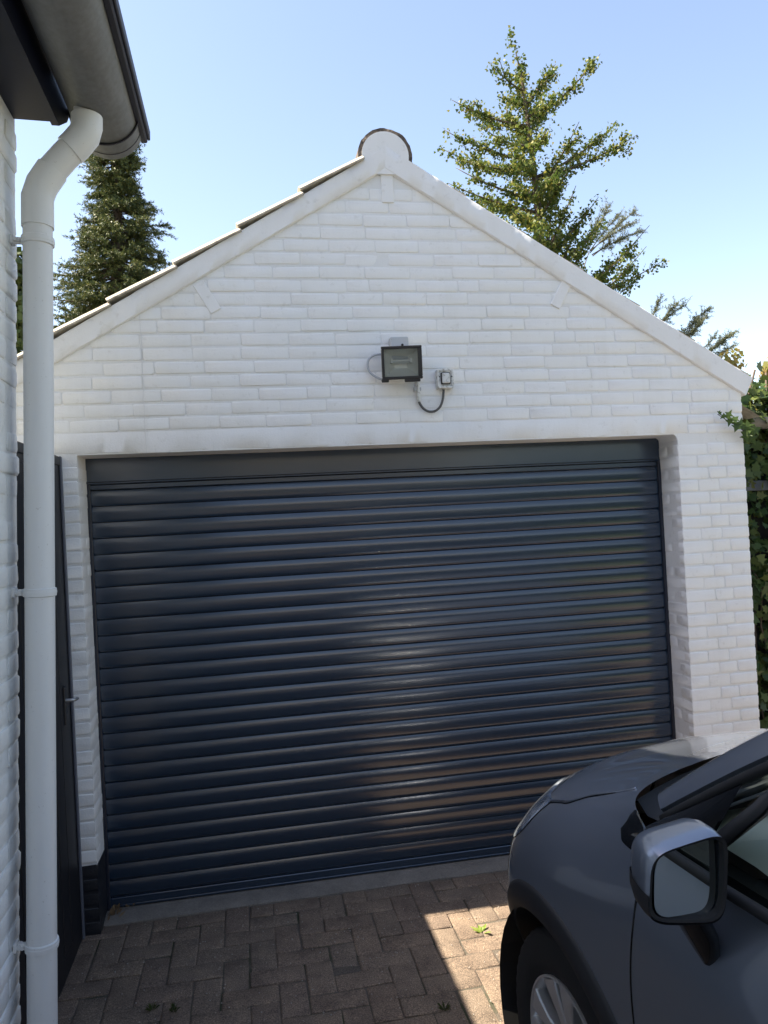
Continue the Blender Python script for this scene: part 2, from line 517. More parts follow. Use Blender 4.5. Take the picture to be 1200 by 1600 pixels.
# side and back walls
b.box(XL + .004, XL + .22, 0.30, 5.6, -0.05, z_in(XL) + .02)
b.box(XR - .22, XR - .004, 0.30, 5.6, -0.05, z_in(XR) + .02)
b.prism([(XL + .22, -0.05), (XR - .22, -0.05), (XR - .22, z_in(XR - .22) + .02), (AX, AZI + .02), (XL + .22, z_in(XL + .22) + .02)], 'y', 5.4, 5.6)
gwall = b.obj('wall', M_MORTAR, garage)
for xa_, xb_ in ((XL + .003, -0.003), (GW + .003, XR - .003)):
    b = MB(); b.box(xa_, xb_, REC - 0.001, 0.28, -0.05, 0.300); b.obj('plinth', M_PLINTH, gwall)

def brick_mesh(L, H, var, depth=0.045, rough=1.0, cham=0.0036):
    r = random.Random(var * 101 + int(L * 1000) * 7 + int(H * 1000))
    hx, hz = L / 2, H / 2
    vs = []
    J = 0.0013 * rough
    for inset, y in ((0, depth), (0, cham), (cham * 0.35, cham * 0.28), (cham * 1.3, 0.0)):
        for sx, sz in ((-1, -1), (1, -1), (1, 1), (-1, 1)):
            k = 0.006
            a = (sx * (hx - inset * 0.5), sz * (hz - inset))
            for dx, dz in (((k, 0), (0, k)) if sx * sz < 0 else ((0, k), (k, 0))):
                vs.append((a[0] - sx * dx + r.uniform(-J, J), y + r.uniform(-J, J) * 0.5, a[1] - sz * dz + r.uniform(-J, J)))
    n = 8
    fs = []
    for ring in range(3):
        for k in range(n):
            fs.append((ring * n + k, ring * n + (k + 1) % n, (ring + 1) * n + (k + 1) % n, (ring + 1) * n + k))
    fs.append(tuple(3 * n + k for k in range(n)))
    return vs, fs
_bc = {}
def bricks_get(L, H, mat, nvar=4, rough=1.0):
    L = max(0.02, round(L / 0.004) * 0.004)
    var = random.randrange(nvar)
    key = (L, round(H, 4), mat.name, var)
    if key not in _bc:
        q = MB(); q.add(*brick_mesh(L, H, var, rough=rough))
        _bc[key] = q.mesh('brick', mat, smooth=50)
    return _bc[key]

PITCHZ = 0.0622
BH = 0.0537
wall_bricks = []                 # (facing, u centre, z centre, length, material)
# facing 'f' front, 'l' left reveal (faces +X), 'r' right reveal (faces -X)
ncourse = int(3.40 / PITCHZ)
for k in range(ncourse):
    z = (k + 0.5) * PITCHZ
    if z + BH / 2 < GH + 0.0:
        mat = M_PLINTH if z < 0.303 else M_BRICK
        # right pillar
        pat = (0.106, 0.116, 0.156) if k % 2 else (0.166, 0.102, 0.110)
        x = GW
        for L in pat:
            L2 = L * (XR - GW) / sum(pat)
            wall_bricks.append(('f', x + L2 / 2, z, L2 - 0.004, mat)); x += L2
        # left pillar
        pat = (0.105, 0.105, 0.165) if k % 2 else (0.165, 0.11, 0.10)
        x = XL
        for L in pat:
            wall_bricks.append(('f', x + L / 2, z, L - 0.006, mat)); x += L
        for side in ('l', 'r'):
            if (k + (side == 'l')) % 2:
                wall_bricks.append((side, RD / 2 + 0.004, z, RD - 0.012, mat))
            else:
                wall_bricks.append((side, RD * 0.27, z, RD * 0.5 - 0.008, mat))
                wall_bricks.append((side, RD * 0.77, z, RD * 0.44 - 0.008, mat))
zz = LINT1 + PITCHZ / 2
k = 0
while zz < AZI - 0.06:
    top = zz + BH / 2
    x0 = max(XL, AX - (AZI - zz) / SL - 0.03)
    x1 = min(XR, AX + (AZI - zz) / SR + 0.03)
    x = XL + (0.0 if k % 2 else -0.108) + random.uniform(-0.03, 0.03)
    while x < x1:
        L = 0.2155 + random.uniform(-0.010, 0.010)
        if random.random() < 0.07:
            L = 0.108
        a, c_ = max(x, x0), min(x + L, x1)
        if c_ - a > 0.035:
            wall_bricks.append(('f', (a + c_) / 2, zz, c_ - a - 0.0022, M_BRICK))
        x += L
    zz += PITCHZ; k += 1
# bricks beside the lintel ends
for q in range(2):
    z = GH + 0.049 * (q + 0.5) - 0.001
    x = GW + 0.062
    for L in ((0.150, 0.164) if q else (0.105, 0.209)):
        o = link('brick', bricks_get(L - 0.003, 0.043, M_BRICK), gwall); o.location = (x + L / 2, random.gauss(0, .0006), z); o.rotation_euler = (random.gauss(0, .01), 0, 0); x += L
# the ones that show largest become parts, the rest one joined part
def shown(bk):
    face, u, z, L, mat = bk
    if face == 'f':
        if u < -0.075: return 0.0
        s = L * (3.6 / math.hypot(u - 0.709, 3.56))
        if u > GW and z < 0.55: s = 0
        return s
    if face == 'l': return 0.30 * L
    return (0.55 * L) if z > 0.55 else 0
wall_bricks.sort(key=shown, reverse=True)
rest = {}
count = 0
for bk in wall_bricks:
    face, u, z, L, mat = bk
    pr = random.gauss(0, 0.0007); ty = random.gauss(0, 0.006); tz = random.gauss(0, 0.006); tx = random.gauss(0, 0.010)
    if face == 'f':
        loc, rz = (u, pr, z + random.gauss(0, 0.0012)), 0
    elif face == 'l':
        loc, rz = (0.0 + pr - 0.0035, u, z), math.pi / 2
    else:
        loc, rz = (GW + pr + 0.0035, u, z), -math.pi / 2
    if count < 300:
        o = link('brick', bricks_get(L, BH, mat), gwall)
        o.location = loc
        o.rotation_euler = (tx, ty, rz + tz)
        count += 1
    else:
        Mx = Matrix.Translation(loc) @ Euler((tx, ty, rz + tz)).to_matrix().to_4x4()
        vs, fs = brick_mesh(L, BH, random.randrange(5))
        rest.setdefault(mat.name, MB()).add([tuple(Mx @ Vector(p)) for p in vs], fs)
for mname, q in rest.items():
    q.obj('brickwork', bpy.data.materials[mname], gwall, smooth=50, fix=False, kind='stuff')

# lintel band (plastered), with a softly uneven lower arris
def wavy_lintel():
    P = []
    prof = [(RD + 0.02, GH + .002), (0.010, GH + .002), (0.0035, GH + .004), (0.0005, GH + .010), (0.0005, LINT1 - .008), (0.0035, LINT1)]
    n = 120
    for i in range(n + 1):
        x = -0.375 + (GW + 0.435) * i / n
        row = []
        for kk, (y, z) in enumerate(prof):
            w = 0.0016 * math.sin(x * 9.1 + kk) + 0.0012 * math.sin(x * 23.7 + 2 * kk) + random.gauss(0, 0.0007)
            ww = w if 0 < kk < 5 else 0
            row.append((x, y + ww * 0.6, z + ww * (1.0 if kk < 4 else 0.6)))
        P.append(row)
    q = MB(); q.grid(P); q.box(-0.37, GW + .055, 0.006, 0.02, GH + .006, LINT1 - .002)
    return q
wavy_lintel().obj('lintel', M_PLASTER, garage, smooth=60)
# rounded plaster fillet in the right upper corner of the opening
b = MB()
pts = [(GW + 0.03, GH + 0.006)] + [(GW - 0.03 + 0.032 * math.cos(rad(a)), GH - 0.028 + 0.030 * math.sin(rad(a))) for a in range(90, -1, -15)] + [(GW + 0.03, GH - 0.03)]
b.prism(pts, 'y', 0.004, RD - 0.02)
b.obj('corner_fillet', M_PLASTER, garage, smooth=40)

# rake bands (plastered verges), proud of the wall
def rake(x_low, x_high, right):
    n = 60
    P = []
    for i in range(n + 1):
        t = i / n
        x = x_low + (x_high - x_low) * t
        zi, zo = z_in(x), z_out(x)
        w = lambda: random.gauss(0, 0.0007)
        P.append([(x, 0.02, zi - .001), (x, -0.010 + w(), zi + 0.000 + w()), (x, -0.016 + w(), zi + 0.005 + w()), (x, -0.018 + w(), (zi + zo) / 2), (x, -0.017 + w(), zo - 0.005 + w()), (x, -0.010, zo + w()), (x, 0.30, zo)])
    q = MB(); q.grid(P)
    for e in (0, n):
        q.add([P[e][j] for j in range(7)] + [(P[e][6][0], 0.30, P[e][0][2])], [tuple(range(8))])
    return q
rake(XL - 0.06, AX, False).obj('rake_band', M_PLASTER, garage, smooth=50)
qr = rake(AX, 3.272, True)
qr.obj('rake_band', M_PLASTER, garage, smooth=50)
# square cut end of the right band
b = MB()
xa = 3.272
b.prism([(xa - .002, z_in(xa) + .001), (xa + .002, z_in(xa) + .003), (xa + 0.045, z_out(xa) - 0.03), (xa - .002, z_out(xa) - .001)], 'y', -0.015, 0.28)
b.obj('rake_end', M_PLASTER, garage)

# ridge: plastered round stop with half-round ridge tile behind
b = MB()
CXR, CZR, RR = 1.449, 3.468, 0.113
disc = arc(CXR, CZR, RR, -35, 215, 28)
b.prism(disc + [(CXR - 0.07, CZR - 0.09), (CXR + 0.07, CZR - 0.09)][::1], 'y', -0.0155, 0.26)
b.obj('ridge_stop', M_PLASTER, garage, smooth=35)
b = MB()
outer = arc(CXR, CZR, 0.131, -20, 200, 26); inner = arc(CXR, CZR, 0.1125, -20, 200, 26)
ring = [[(x, y, z) for (x, z), y in ((o_, -0.012), (o_, 0.24), (i_, 0.24), (i_, -0.012))] for o_, i_ in zip(outer, inner)]
b.grid(ring, closed=True); b.add(ring[0], [(0, 1, 2, 3)]); b.add(ring[-1], [(0, 1, 2, 3)])
for s_ in (-1, 1):
    a_ = 198 if s_ < 0 else -18
    x_, z_ = CXR + 0.124 * math.cos(rad(a_)), CZR + 0.124 * math.sin(rad(a_))
    b.tube([(x_, -0.012, z_), (x_, 0.24, z_)], 0.014, 8)
M_RIDGE = new_mat('dark_ridge_tile', (0.10, 0.08, 0.065), 0.85)
_g = coords(M_RIDGE)
setc(M_RIDGE, ramp(M_RIDGE, noise(M_RIDGE, _g, 40, 6, 0.75), [(0.35, (0.035, 0.03, 0.027)), (0.55, (0.14, 0.11, 0.085)), (0.75, (0.30, 0.25, 0.19))]))
bump(M_RIDGE, [(noise(M_RIDGE, _g, 70, 5), 0.9)], 0.008)
b.v = [(x_, y_ + random.gauss(0, .0018), z_ + random.gauss(0, .0014)) for x_, y_, z_ in b.v]
ridge_tile = b.obj('ridge_tile', M_RIDGE, garage, smooth=40)
for q in range(1, 22):
    o = link('ridge_tile', ridge_tile.data, garage); o.location = (0, 0.25 * q, -0.0 + 0.004 * (q % 2))

# verge tiles along the left slope, each slightly flatter than the slope so the lower edges step out
def verge_tile(side):
    q = MB()
    Lt, th_ = 0.345, 0.024
    P = []
    for i in range(7):
        u = i / 6
        row = []
        ys = (-0.034, -0.016, 0.03, 0.09, 0.15, 0.21, 0.27)
        for y in ys:
            wv = 0.0 if y < 0.03 else 0.018 * math.cos((y - 0.03) / 0.24 * 2 * math.pi) - 0.018
            row.append((u * Lt, y, th_ + wv + (-.016 if y < -0.02 else 0)))
        P.append(row)
    bot = [[(x, y, z - (0.022 if y > -0.02 else 0.007)) for x, y, z in row] for row in P]
    q.grid(P); q.grid(bot)
    edge = lambda A, B: q.grid([A, B])
    edge(P[0], bot[0]); edge(P[-1], bot[-1])
    edge([r[0] for r in P], [r[0] for r in bot]); edge([r[-1] for r in P], [r[-1] for r in bot])
    return q.mesh('roof_tile', M_TILE, smooth=40)
VT = verge_tile(0)
roof = MB()
roof.add([(XL - 0.25, 0.2, z_out(XL - 0.25) - 0.03), (AX, 0.2, z_out(AX) - 0.05), (AX, 5.7, z_out(AX) - 0.05), (XL - 0.25, 5.7, z_out(XL - .25) - .03)], [(0, 1, 2, 3)])
roof.add([(XR + 0.25, 0.2, z_out(XR + 0.25) - 0.06), (AX, 0.2, z_out(AX) - 0.06), (AX, 5.7, z_out(AX) - 0.06), (XR + 0.25, 5.7, z_out(XR + .25) - .06)], [(0, 1, 2, 3)])
groof = roof.obj('roof', M_TILE, garage)
PT = 0.292                                      # tile pitch along x
field = MB()
tv = [v.co.copy() for v in VT.vertices]; tf = [tuple(p.vertices) for p in VT.polygons]
for side, S, x_start in (('L', SL, AX - 0.135), ('R', SR, AX + 0.11)):
    for k in range(7 if side == 'L' else 6):
        for col in range(22):
            y = 0.0 + col * 0.248
            if side == 'L':
                xl = x_start - (k + 1) * PT + 0.02           # lower end
                lift = 0.024 + (random.uniform(-0.002, 0.003))
                ang = math.atan(S) - 0.066
                Mx = Matrix.Translation((xl, y, z_out(xl) + lift - 0.008)) @ Euler((0, -ang, random.gauss(0, 0.004))).to_matrix().to_4x4()
            else:
                xl = x_start + (k + 1) * PT - 0.02
                ang = math.atan(S) - 0.048
                Mx = Matrix.Translation((xl, y + 0.248 + 0.012, z_out(xl) - 0.020)) @ Euler((0, 0, math.pi)).to_matrix().to_4x4() @ Euler((0, -ang, 0)).to_matrix().to_4x4()
            if col == 0:
                o = link('roof_tile', VT, groof)
                o.matrix_local = Mx
            else:
                field.add([tuple(Mx @ p) for p in tv], tf)
field.obj('tile_field', M_TILE, groof, smooth=40, fix=False, kind='stuff')
# purlin end plates
def plate(cx, cz, w, h, ang):
    q = MB()
    q.box(-w / 2, w / 2, -0.006, 0.01, -h / 2, h / 2, 0.0025, Matrix.Translation((cx, 0.0, cz)) @ Euler((0, ang, 0)).to_matrix().to_4x4())
    q.obj('purlin_plate', M_PLASTER, garage)
plate(1.452, 3.315, 0.058, 0.135, 0.0)
plate(0.590, 2.798, 0.052, 0.150, -0.52)
plate(2.300, 2.815, 0.052, 0.150, 0.52)

# hairline joint down the left part of the gable
b = MB(); xs_ = [0.292 + random.gauss(0, .0012) for _ in range(14)]
b.tube([(x_, -0.0004, 2.10 + 0.048 * k_) for k_, x_ in enumerate(xs_)], 0.0016, 5)
b.obj('hairline_joint', new_mat('grey_joint', (0.70, 0.70, 0.69), 0.8), gwall)
# threshold
b = MB()
P = []
for i in range(41):
    x = -0.02 + (GW + 0.04) * i / 40
    w = random.gauss(0, 0.0025)
    P.append([(x, DRY - 0.004 + w, -0.03), (x, DRY - 0.002 + w, 0.003), (x, DRY + .012, 0.008), (x, RD * 0.75, 0.016), (x, RD + .12, 0.019), (x, RD + .12, -0.03)])
b.grid(P)
b.obj('threshold', M_CONC, garage, smooth=50)

# roller door
rdoor = MB(); rdoor.box(-0.03, GW + 0.03, RD + 0.06, RD + 0.08, 0.0, GH + 0.1)
rd = rdoor.obj('roller_door', M_RUBBER, garage)
SP = 0.0755
prof = [(0.010, 0.0002), (0.0030, 0.0005), (0.0008, 0.0011)]
for i in range(0, 17):
    u = i / 16
    yb = -0.0046 + (0.0020 * ((0.55 - u) / 0.43) ** 2 if u < 0.55 else 0)
    if u < 0.12: yb += 0.0042 * ((0.12 - u) / 0.12) ** 2
    if u > 0.55: yb += 0.0062 * ((u - 0.55) / 0.45) ** 2
    prof.append((yb, 0.0022 + u * (SP - 0.0042)))
prof += [(0.0050, SP - 0.0012), (0.0070, SP - 0.0006), (0.012, SP - 0.0002)]
b = MB()
b.grid([[(x, RD + y, z) for y, z in prof] for x in [-0.028 + (GW + 0.056) * t / 24 for t in range(25)]])
slat = b.mesh('slat', M_DOOR, smooth=38)
Z0 = 0.066
for k in range(25):
    o = link('slat', slat, rd)
    o.location = (0, random.gauss(0, 0.0003), Z0 + k * SP)
    o.rotation_euler = (random.gauss(0, 0.003), random.gauss(0, 0.0002), 0)
b = MB()
b.box(-0.028, GW + 0.028, RD - 0.006, RD + 0.03, 0.030, 0.064, 0.003)
b.box(-0.028, GW + 0.028, RD - 0.011, RD + 0.03, 0.022, 0.032, 0.002)
b.obj('bottom_rail', M_DOOR, rd, smooth=30)
b = MB(); b.box(-0.028, GW + 0.028, RD + 0.0, RD + 0.02, 0.012, 0.024, 0.003); b.obj('rubber_seal', M_RUBBER, rd)
zt = Z0 + 25 * SP
b = MB()
b.box(-0.03, GW + 0.03, RD - 0.012, RD + 0.05, zt + 0.034, GH + 0.05, 0.004)
b.box(-0.03, GW + 0.03, RD - 0.016, RD + 0.05, zt + 0.026, zt + 0.036, 0.003)
b.obj('header_panel', M_DOOR, rd, smooth=30)
b = MB(); b.box(-0.028, GW + 0.028, RD - 0.003, RD + 0.03, zt + 0.0005, zt + 0.025, 0.003); b.obj('top_slat', M_DOOR, rd, smooth=30)
for sx in (0, 1):
    b = MB(); x = -0.012 if sx == 0 else GW - 0.010
    b.box(x, x + 0.022, RD - 0.018, RD + 0.05, 0.012, zt + 0.03, 0.003)
    b.obj('guide_rail', M_DOORDARK, rd)

# ================================================================ HOUSE (left)
LEAN = math.atan(0.0406)
HO = (-0.0045, -1.2, 0.0)
house = thing('house', 'white painted brick house wall with dark navy eave at left edge', 'house', HO, (0, LEAN, 0))
b = MB()
b.box(-6.0, -REC, -9.0, -0.004, -0.05, 2.985)
hwall = b.obj('wall', M_HBRICK, house)
rest = MB()
nh = 0
for k in range(48):
    z = (k + 0.5) * PITCHZ
    if z > 2.95: break
    y = 0.0 if k % 2 else -0.108
    if k % 2 == 0:
        segs = [(-0.104, 0.0)]
    else:
        segs = []
    while y > -3.2:
        segs.append((y - 0.2155, y)); y -= 0.2155
    for (a, c_) in segs:
        L = c_ - a - 0.007
        mat = M_PLINTH if z < 0.25 else M_HBRICK
        loc = (random.gauss(0, 0.0016), (a + c_) / 2, z)
        rot = Euler((random.gauss(0, 0.012), random.gauss(0, 0.008), math.pi / 2 + random.gauss(0, 0.012)))
        if c_ > -0.36:
            o = link('brick', bricks_get(L, BH, mat, rough=1.6), hwall)
            o.location = loc; o.rotation_euler = rot
        else:
            Mx = Matrix.Translation(loc) @ rot.to_matrix().to_4x4()
            vs, fs = brick_mesh(L, BH, random.randrange(5))
            rest.add([tuple(Mx @ Vector(p)) for p in vs], fs)
rest.obj('brickwork', M_HBRICK, hwall, smooth=50, fix=False, kind='stuff')
# boxed eave: soffit board, fascia board
b = MB(); b.box(-0.05, 0.100, -9.0, -0.012, 2.958, 2.984, 0.003); b.obj('soffit', M_NAVY, house)
b = MB()
fz = [( -9.0, 2.945), (-0.02, 2.945), (0.085, 3.01), (0.12, 3.05), (0.12, 3.13), (-9.0, 3.13)]
b.prism(fz, 'x', 0.102, 0.122)
b.obj('fascia_board', M_NAVY, house)
b = MB()
b.prism([(-6.0, 2.990), (0.095, 2.990), (0.100, 3.10), (0.20, 3.125), (0.20, 3.15), (-3.0, 5.6), (-6.0, 3.12)], 'y', -9.0, 0.02)
hroof = b.obj('roof', M_TILE, house)

# gutter
gut = thing('rain_gutter', 'weathered grey half round gutter with dark outer lip under the eave', 'gutter', HO, (0, LEAN, 0))
GX, GZ, GR = 0.226, 3.060, 0.098
YE = 0.20
def gutter_piece(y0, y1, r, n=26, ny=40, th=0.003):
    q = MB()
    rows = []
    for i in range(ny + 1):
        y = y0 + (y1 - y0) * i / ny
        rows.append([(GX + (r) * math.cos(a), y, GZ + (r) * math.sin(a)) for a in [math.pi + math.pi * k / n for k in range(n + 1)]])
    q.grid(rows)
    rows2 = [[(GX + (r - th) * math.cos(a), y, GZ + (r - th) * math.sin(a)) for a in [math.pi + math.pi * k / n for k in range(n + 1)]] for y in (y0, y1)]
    q.grid(rows2)
    return q
gutter_piece(-9.0, YE - 0.085, GR).obj('trough', M_ZINC, gut, smooth=True)
q = gutter_piece(YE - 0.10, YE, GR + 0.0035)
pts = [(GX + (GR + .0035) * math.cos(a), YE, GZ + (GR + .0035) * math.sin(a)) for a in [math.pi + math.pi * k / 26 for k in range(27)]]
q.add(pts, [tuple(range(27))])
q.obj('end_cap', M_ZINC, gut, smooth=40)
b = MB()
b.tube([(GX + (GR + .005) * math.cos(a), YE - 0.10, GZ + (GR + .005) * math.sin(a)) for a in [math.pi + math.pi * k / 26 for k in range(27)]], 0.0028, 6)
b.tube([(GX + (GR + .004) * math.cos(a), YE - 0.035, GZ + (GR + .004) * math.sin(a)) for a in [math.pi + math.pi * k / 26 for k in range(27)]], 0.0014, 6)
b.obj('joint_seam', M_TRIM, gut, smooth=True)
b = MB()
b.box(GX + GR - 0.006, GX + GR + 0.016, -9.0, YE + 0.03, GZ - 0.028, GZ + 0.012, 0.004)
b.box(GX + GR + 0.0145, GX + GR + 0.024, -9.0, YE + 0.035, GZ - 0.016, GZ + 0.016, 0.003)
b.obj('outer_lip', M_TRIM, gut)
for yy in (-0.55, -1.15, -1.75, -2.35):
    b = MB(); b.box(GX - GR - 0.02, GX + GR, yy - 0.015, yy + 0.015, GZ + 0.004, GZ + 0.008, 0.001); b.obj('gutter_strap', M_GALV, gut)

# downpipe
dp = thing('downpipe', 'pale grey plastic downpipe with swan neck bend fixed to the house wall', 'downpipe', HO, (0, LEAN, 0))
PX, PY, PR = 0.0722, -0.06, 0.0395
b = MB(); b.tube([(PX, PY, 0.0), (PX, PY, 2.64)], PR, 32); b.obj('pipe', M_PVC, dp, smooth=40)
def bend(p0, p1, p2, r, n=8):
    p0, p1, p2 = Vector(p0), Vector(p1), Vector(p2)
    return [p0 * (1 - t) ** 2 + p1 * 2 * t * (1 - t) + p2 * t * t for t in [i / n for i in range(n + 1)]]
A0, A1, A2 = (PX, PY, 2.630), (PX, PY, 2.745), (PX + 0.040, PY, 2.797)
B0, B1, B2 = (0.176, PY, 2.873), (0.206, PY, 2.908), (0.206, PY, 2.965)
# elbow: three straight mitred lengths like a moulded bend
b = MB(); b.tube([A0, (PX, PY, 2.715), (PX + 0.012, PY, 2.752), A2], PR + 0.0038, 32); b.obj('lower_elbow', M_PVC, dp, smooth=35)
b = MB(); b.tube([A2, (0.145, PY, 2.838), B0], PR, 32); b.obj('offset_pipe', M_PVC, dp, smooth=40)
b = MB(); b.tube([(0.160, PY, 2.856), B0, (0.200, PY, 2.905), (0.206, PY, 2.930), (0.206, PY, 2.958)], PR + 0.0038, 32); b.obj('upper_elbow', M_PVC, dp, smooth=35)
b = MB(); b.tube([(0.206, PY, 2.945), (0.206, PY, 3.00)], PR - 0.004, 32); b.obj('outlet', M_PVC, dp, smooth=40)
for zc in (2.59, 1.60, 0.62):
    b = MB()
    b.tube([(PX, PY, zc - 0.012), (PX, PY, zc - 0.010), (PX, PY, zc + 0.010), (PX, PY, zc + 0.012)], [PR + .001, PR + .0045, PR + .0045, PR + .001], 32)
    b.tube([(PX, PY, zc - 0.003), (PX, PY, zc + 0.003)], PR + 0.0055, 32)
    b.box(-0.002, PX - PR + 0.006, PY - 0.006, PY + 0.006, zc - 0.009, zc + 0.009, 0.001)
    b.box(0.000, 0.010, PY - 0.016, PY + 0.016, zc - 0.012, zc + 0.014, 0.002)
    b.tube([(0.014, PY - 0.012, zc + 0.002), (0.014, PY + 0.014, zc + 0.002)], 0.006, 8)
    b.tube([(0.024, PY - 0.014, zc - 0.002), (0.024, PY + 0.012, zc - 0.002)], 0.004, 8)
    b.obj('bracket', M_PVC, dp, smooth=40)

# ================================================================ GATE between house and garage
gate = thing('gate', 'dark navy garden gate between downpipe and garage pillar', 'gate', (-0.075, 0, 0))
b = MB(); b.box(-0.022, 0.0, -1.19, -0.030, -0.02, 2.06, 0.003); b.obj('panel', M_GATE, gate)
for yy in [-0.155 - 0.125 * k for k in range(8)]:
    b = MB(); b.box(0.0002, 0.004, yy - 0.060, yy + 0.060, 0.09, 2.02, 0.003); b.obj('board', M_GATE, gate)
b = MB()
b.box(-0.035, 0.006, -1.18, -0.01, 2.055, 2.095, 0.003); b.obj('top_rail', M_GATE, gate)
b = MB(); b.box(-0.045, 0.000, -0.040, -0.004, 0.0, 2.095, 0.003); b.obj('gate_post', M_GATE, gate)
b = MB(); b.box(0.0005, 0.010, -0.024, -0.004, 0.0, 2.097, 0.002); b.obj('edge_profile', M_GATEGREY, gate)
b = MB()
hz = 1.062
b.box(0.002, 0.010, -0.165, -0.135, hz - 0.10, hz + 0.06, 0.003)
hnd = b.obj('lock_plate', M_GATE, gate)
b = MB()
b.tube([(0.006, -0.15, hz), (0.034, -0.15, hz), (0.040, -0.148, hz), (0.044, -0.142, hz - 0.001), (0.045, -0.095, hz - 0.006)], [0.008, 0.008, 0.008, 0.0075, 0.0065], 10)
b.obj('handle', M_GALV, hnd, smooth=40)

# ================================================================ FLOODLIGHT, SWITCH, CABLE
M_LGREY = new_mat('light_grey_plastic', (0.42, 0.44, 0.46), 0.5)
M_WHT = new_mat('dirty_white_housing', (0.66, 0.66, 0.63), 0.45)
_g = coords(M_WHT)
setc(M_WHT, ramp(M_WHT, noise(M_WHT, _g, 70, 5, 0.7), [(0.35, (0.30, 0.28, 0.24)), (0.5, (0.68, 0.68, 0.65))]))
M_BLK = new_mat('black_frame', (0.012, 0.012, 0.013), 0.4)
M_REFL = new_mat('aluminium_reflector', (0.80, 0.80, 0.74), 0.45, metal=0.2)
bump(M_REFL, [(noise(M_REFL, coords(M_REFL), 180, 3), 0.5)], 0.003)
def glass_mat(name, tint, refl_rough=0.02):
    m = new_mat(name, tint, 0.1)
    nt = m.node_tree
    tr = nd(m, 'ShaderNodeBsdfTransparent'); tr.inputs[0].default_value = (*tint, 1)
    gl = nd(m, 'ShaderNodeBsdfGlossy'); gl.inputs['Roughness'].default_value = refl_rough
    fr = nd(m, 'ShaderNodeFresnel'); fr.inputs[0].default_value = 1.5
    mx = nd(m, 'ShaderNodeMixShader')
    nt.links.new(fr.outputs[0], mx.inputs[0]); nt.links.new(tr.outputs[0], mx.inputs[1]); nt.links.new(gl.outputs[0], mx.inputs[2])
    nt.links.new(mx.outputs[0], nt.nodes['Material Output'].inputs['Surface'])
    return m
M_GLASS = glass_mat('clear_glass', (0.93, 0.94, 0.92))
M_LAMP = new_mat('halogen_tube', (0.8, 0.8, 0.76), 0.2)

fl = thing('floodlight', 'small square halogen floodlight on white gable above the garage door', 'floodlight', (1.462, -0.055, 2.470))
fl_rot = Euler((rad(6), 0, rad(-7))).to_matrix().to_4x4()       # tips the face down
def FM(x=0, y=0, z=0): return Matrix.Translation((0, 0, 0)) @ fl_rot @ Matrix.Translation((x, y, z))
W2, H2 = 0.093, 0.075
b = MB()
back = [(-0.062, 0.035, -0.045), (0.062, 0.035, -0.045), (0.062, 0.035, 0.050), (-0.062, 0.035, 0.050)]
mid = [(-W2, -0.018, -H2), (W2, -0.018, -H2), (W2, -0.018, H2), (-W2, -0.018, H2)]
frt = [(-W2, -0.040, -H2), (W2, -0.040, -H2), (W2, -0.040, H2), (-W2, -0.040, H2)]
vs = [tuple(FM() @ Vector(p)) for p in back + mid + frt]
b.add(vs, [(3, 2, 1, 0)] + [(i, (i + 1) % 4, 4 + (i + 1) % 4, 4 + i) for i in range(4)] + [(4 + i, 4 + (i + 1) % 4, 8 + (i + 1) % 4, 8 + i) for i in range(4)])
fhouse = b.obj('housing', M_WHT, fl, smooth=30)
b = MB()
fw = 0.012
for x0, x1, z0, z1 in ((-W2 - .001, W2 + .001, H2 - fw, H2 + .001), (-W2 - .001, W2 + .001, -H2 - .001, -H2 + fw), (-W2 - .001, -W2 + fw, -H2 + fw, H2 - fw), (W2 - fw - 0.006, W2 + .001, -H2 + fw, H2 - fw)):
    b.box(x0, x1, -0.052, -0.036, z0, z1, 0.002, FM())
b.box(-W2 - 0.004, -W2 + 0.030, -0.050, -0.030, -H2 - 0.012, -H2 + 0.004, 0.003, FM())
b.box(0.010, W2 - 0.01, -0.050, -0.030, -H2 - 0.014, -H2 + 0.004, 0.003, FM())
b.obj('front_frame', M_BLK, fl)
b = MB(); b.add([tuple(FM() @ Vector(p)) for p in ((-W2 + fw - .002, -.044, -H2 + fw - .002), (W2 - fw - .004, -.044, -H2 + fw - .002), (W2 - fw - .004, -.044, H2 - fw + .002), (-W2 + fw - .002, -.044, H2 - fw + .002))], [(0, 1, 2, 3)]); b.obj('front_glass', M_GLASS, fl)
b = MB()
ri = [(-0.030, 0.018, -0.020), (0.030, 0.018, -0.020), (0.030, 0.018, 0.030), (-0.030, 0.018, 0.030)]
ro = [(-W2 + .008, -0.036, -H2 + .008), (W2 - .008, -0.036, -H2 + .008), (W2 - .008, -0.036, H2 - .008), (-W2 + .008, -0.036, H2 - .008)]
b.add([tuple(FM() @ Vector(p)) for p in ri + ro], [(0, 1, 2, 3)] + [(i, (i + 1) % 4, 4 + (i + 1) % 4, 4 + i) for i in range(4)])
b.obj('reflector', M_REFL, fl, fix=False)
b = MB(); b.tube([FM() @ Vector((-0.042, -0.010, 0.012)), FM() @ Vector((0.042, -0.010, 0.012))], 0.006, 10)
for sx in (-1, 1):
    b.box(sx * 0.044 - 0.006, sx * 0.044 + 0.006, -0.018, 0.004, 0.002, 0.022, 0.001, FM())
b.obj('halogen_tube', M_LAMP, fl, smooth=40)
b = MB(); b.tube([FM() @ Vector((0.005, -0.045, H2 + 0.004)), FM() @ Vector((0.005, -0.058, H2 + 0.004))], 0.006, 10); b.obj('catch_screw', M_BLK, fl)
b = MB(); b.box(-0.043, 0.043, 0.006, 0.052, 0.020, 0.128, 0.004); jb = b.obj('junction_box', M_LGREY, fl)
for sx in (-1, 1):
    b = MB(); b.tube([(sx * 0.036, 0.008, 0.120), (sx * 0.036, 0.003, 0.120)], 0.0045, 8); b.obj('screw', M_GALV, jb)
b = MB()
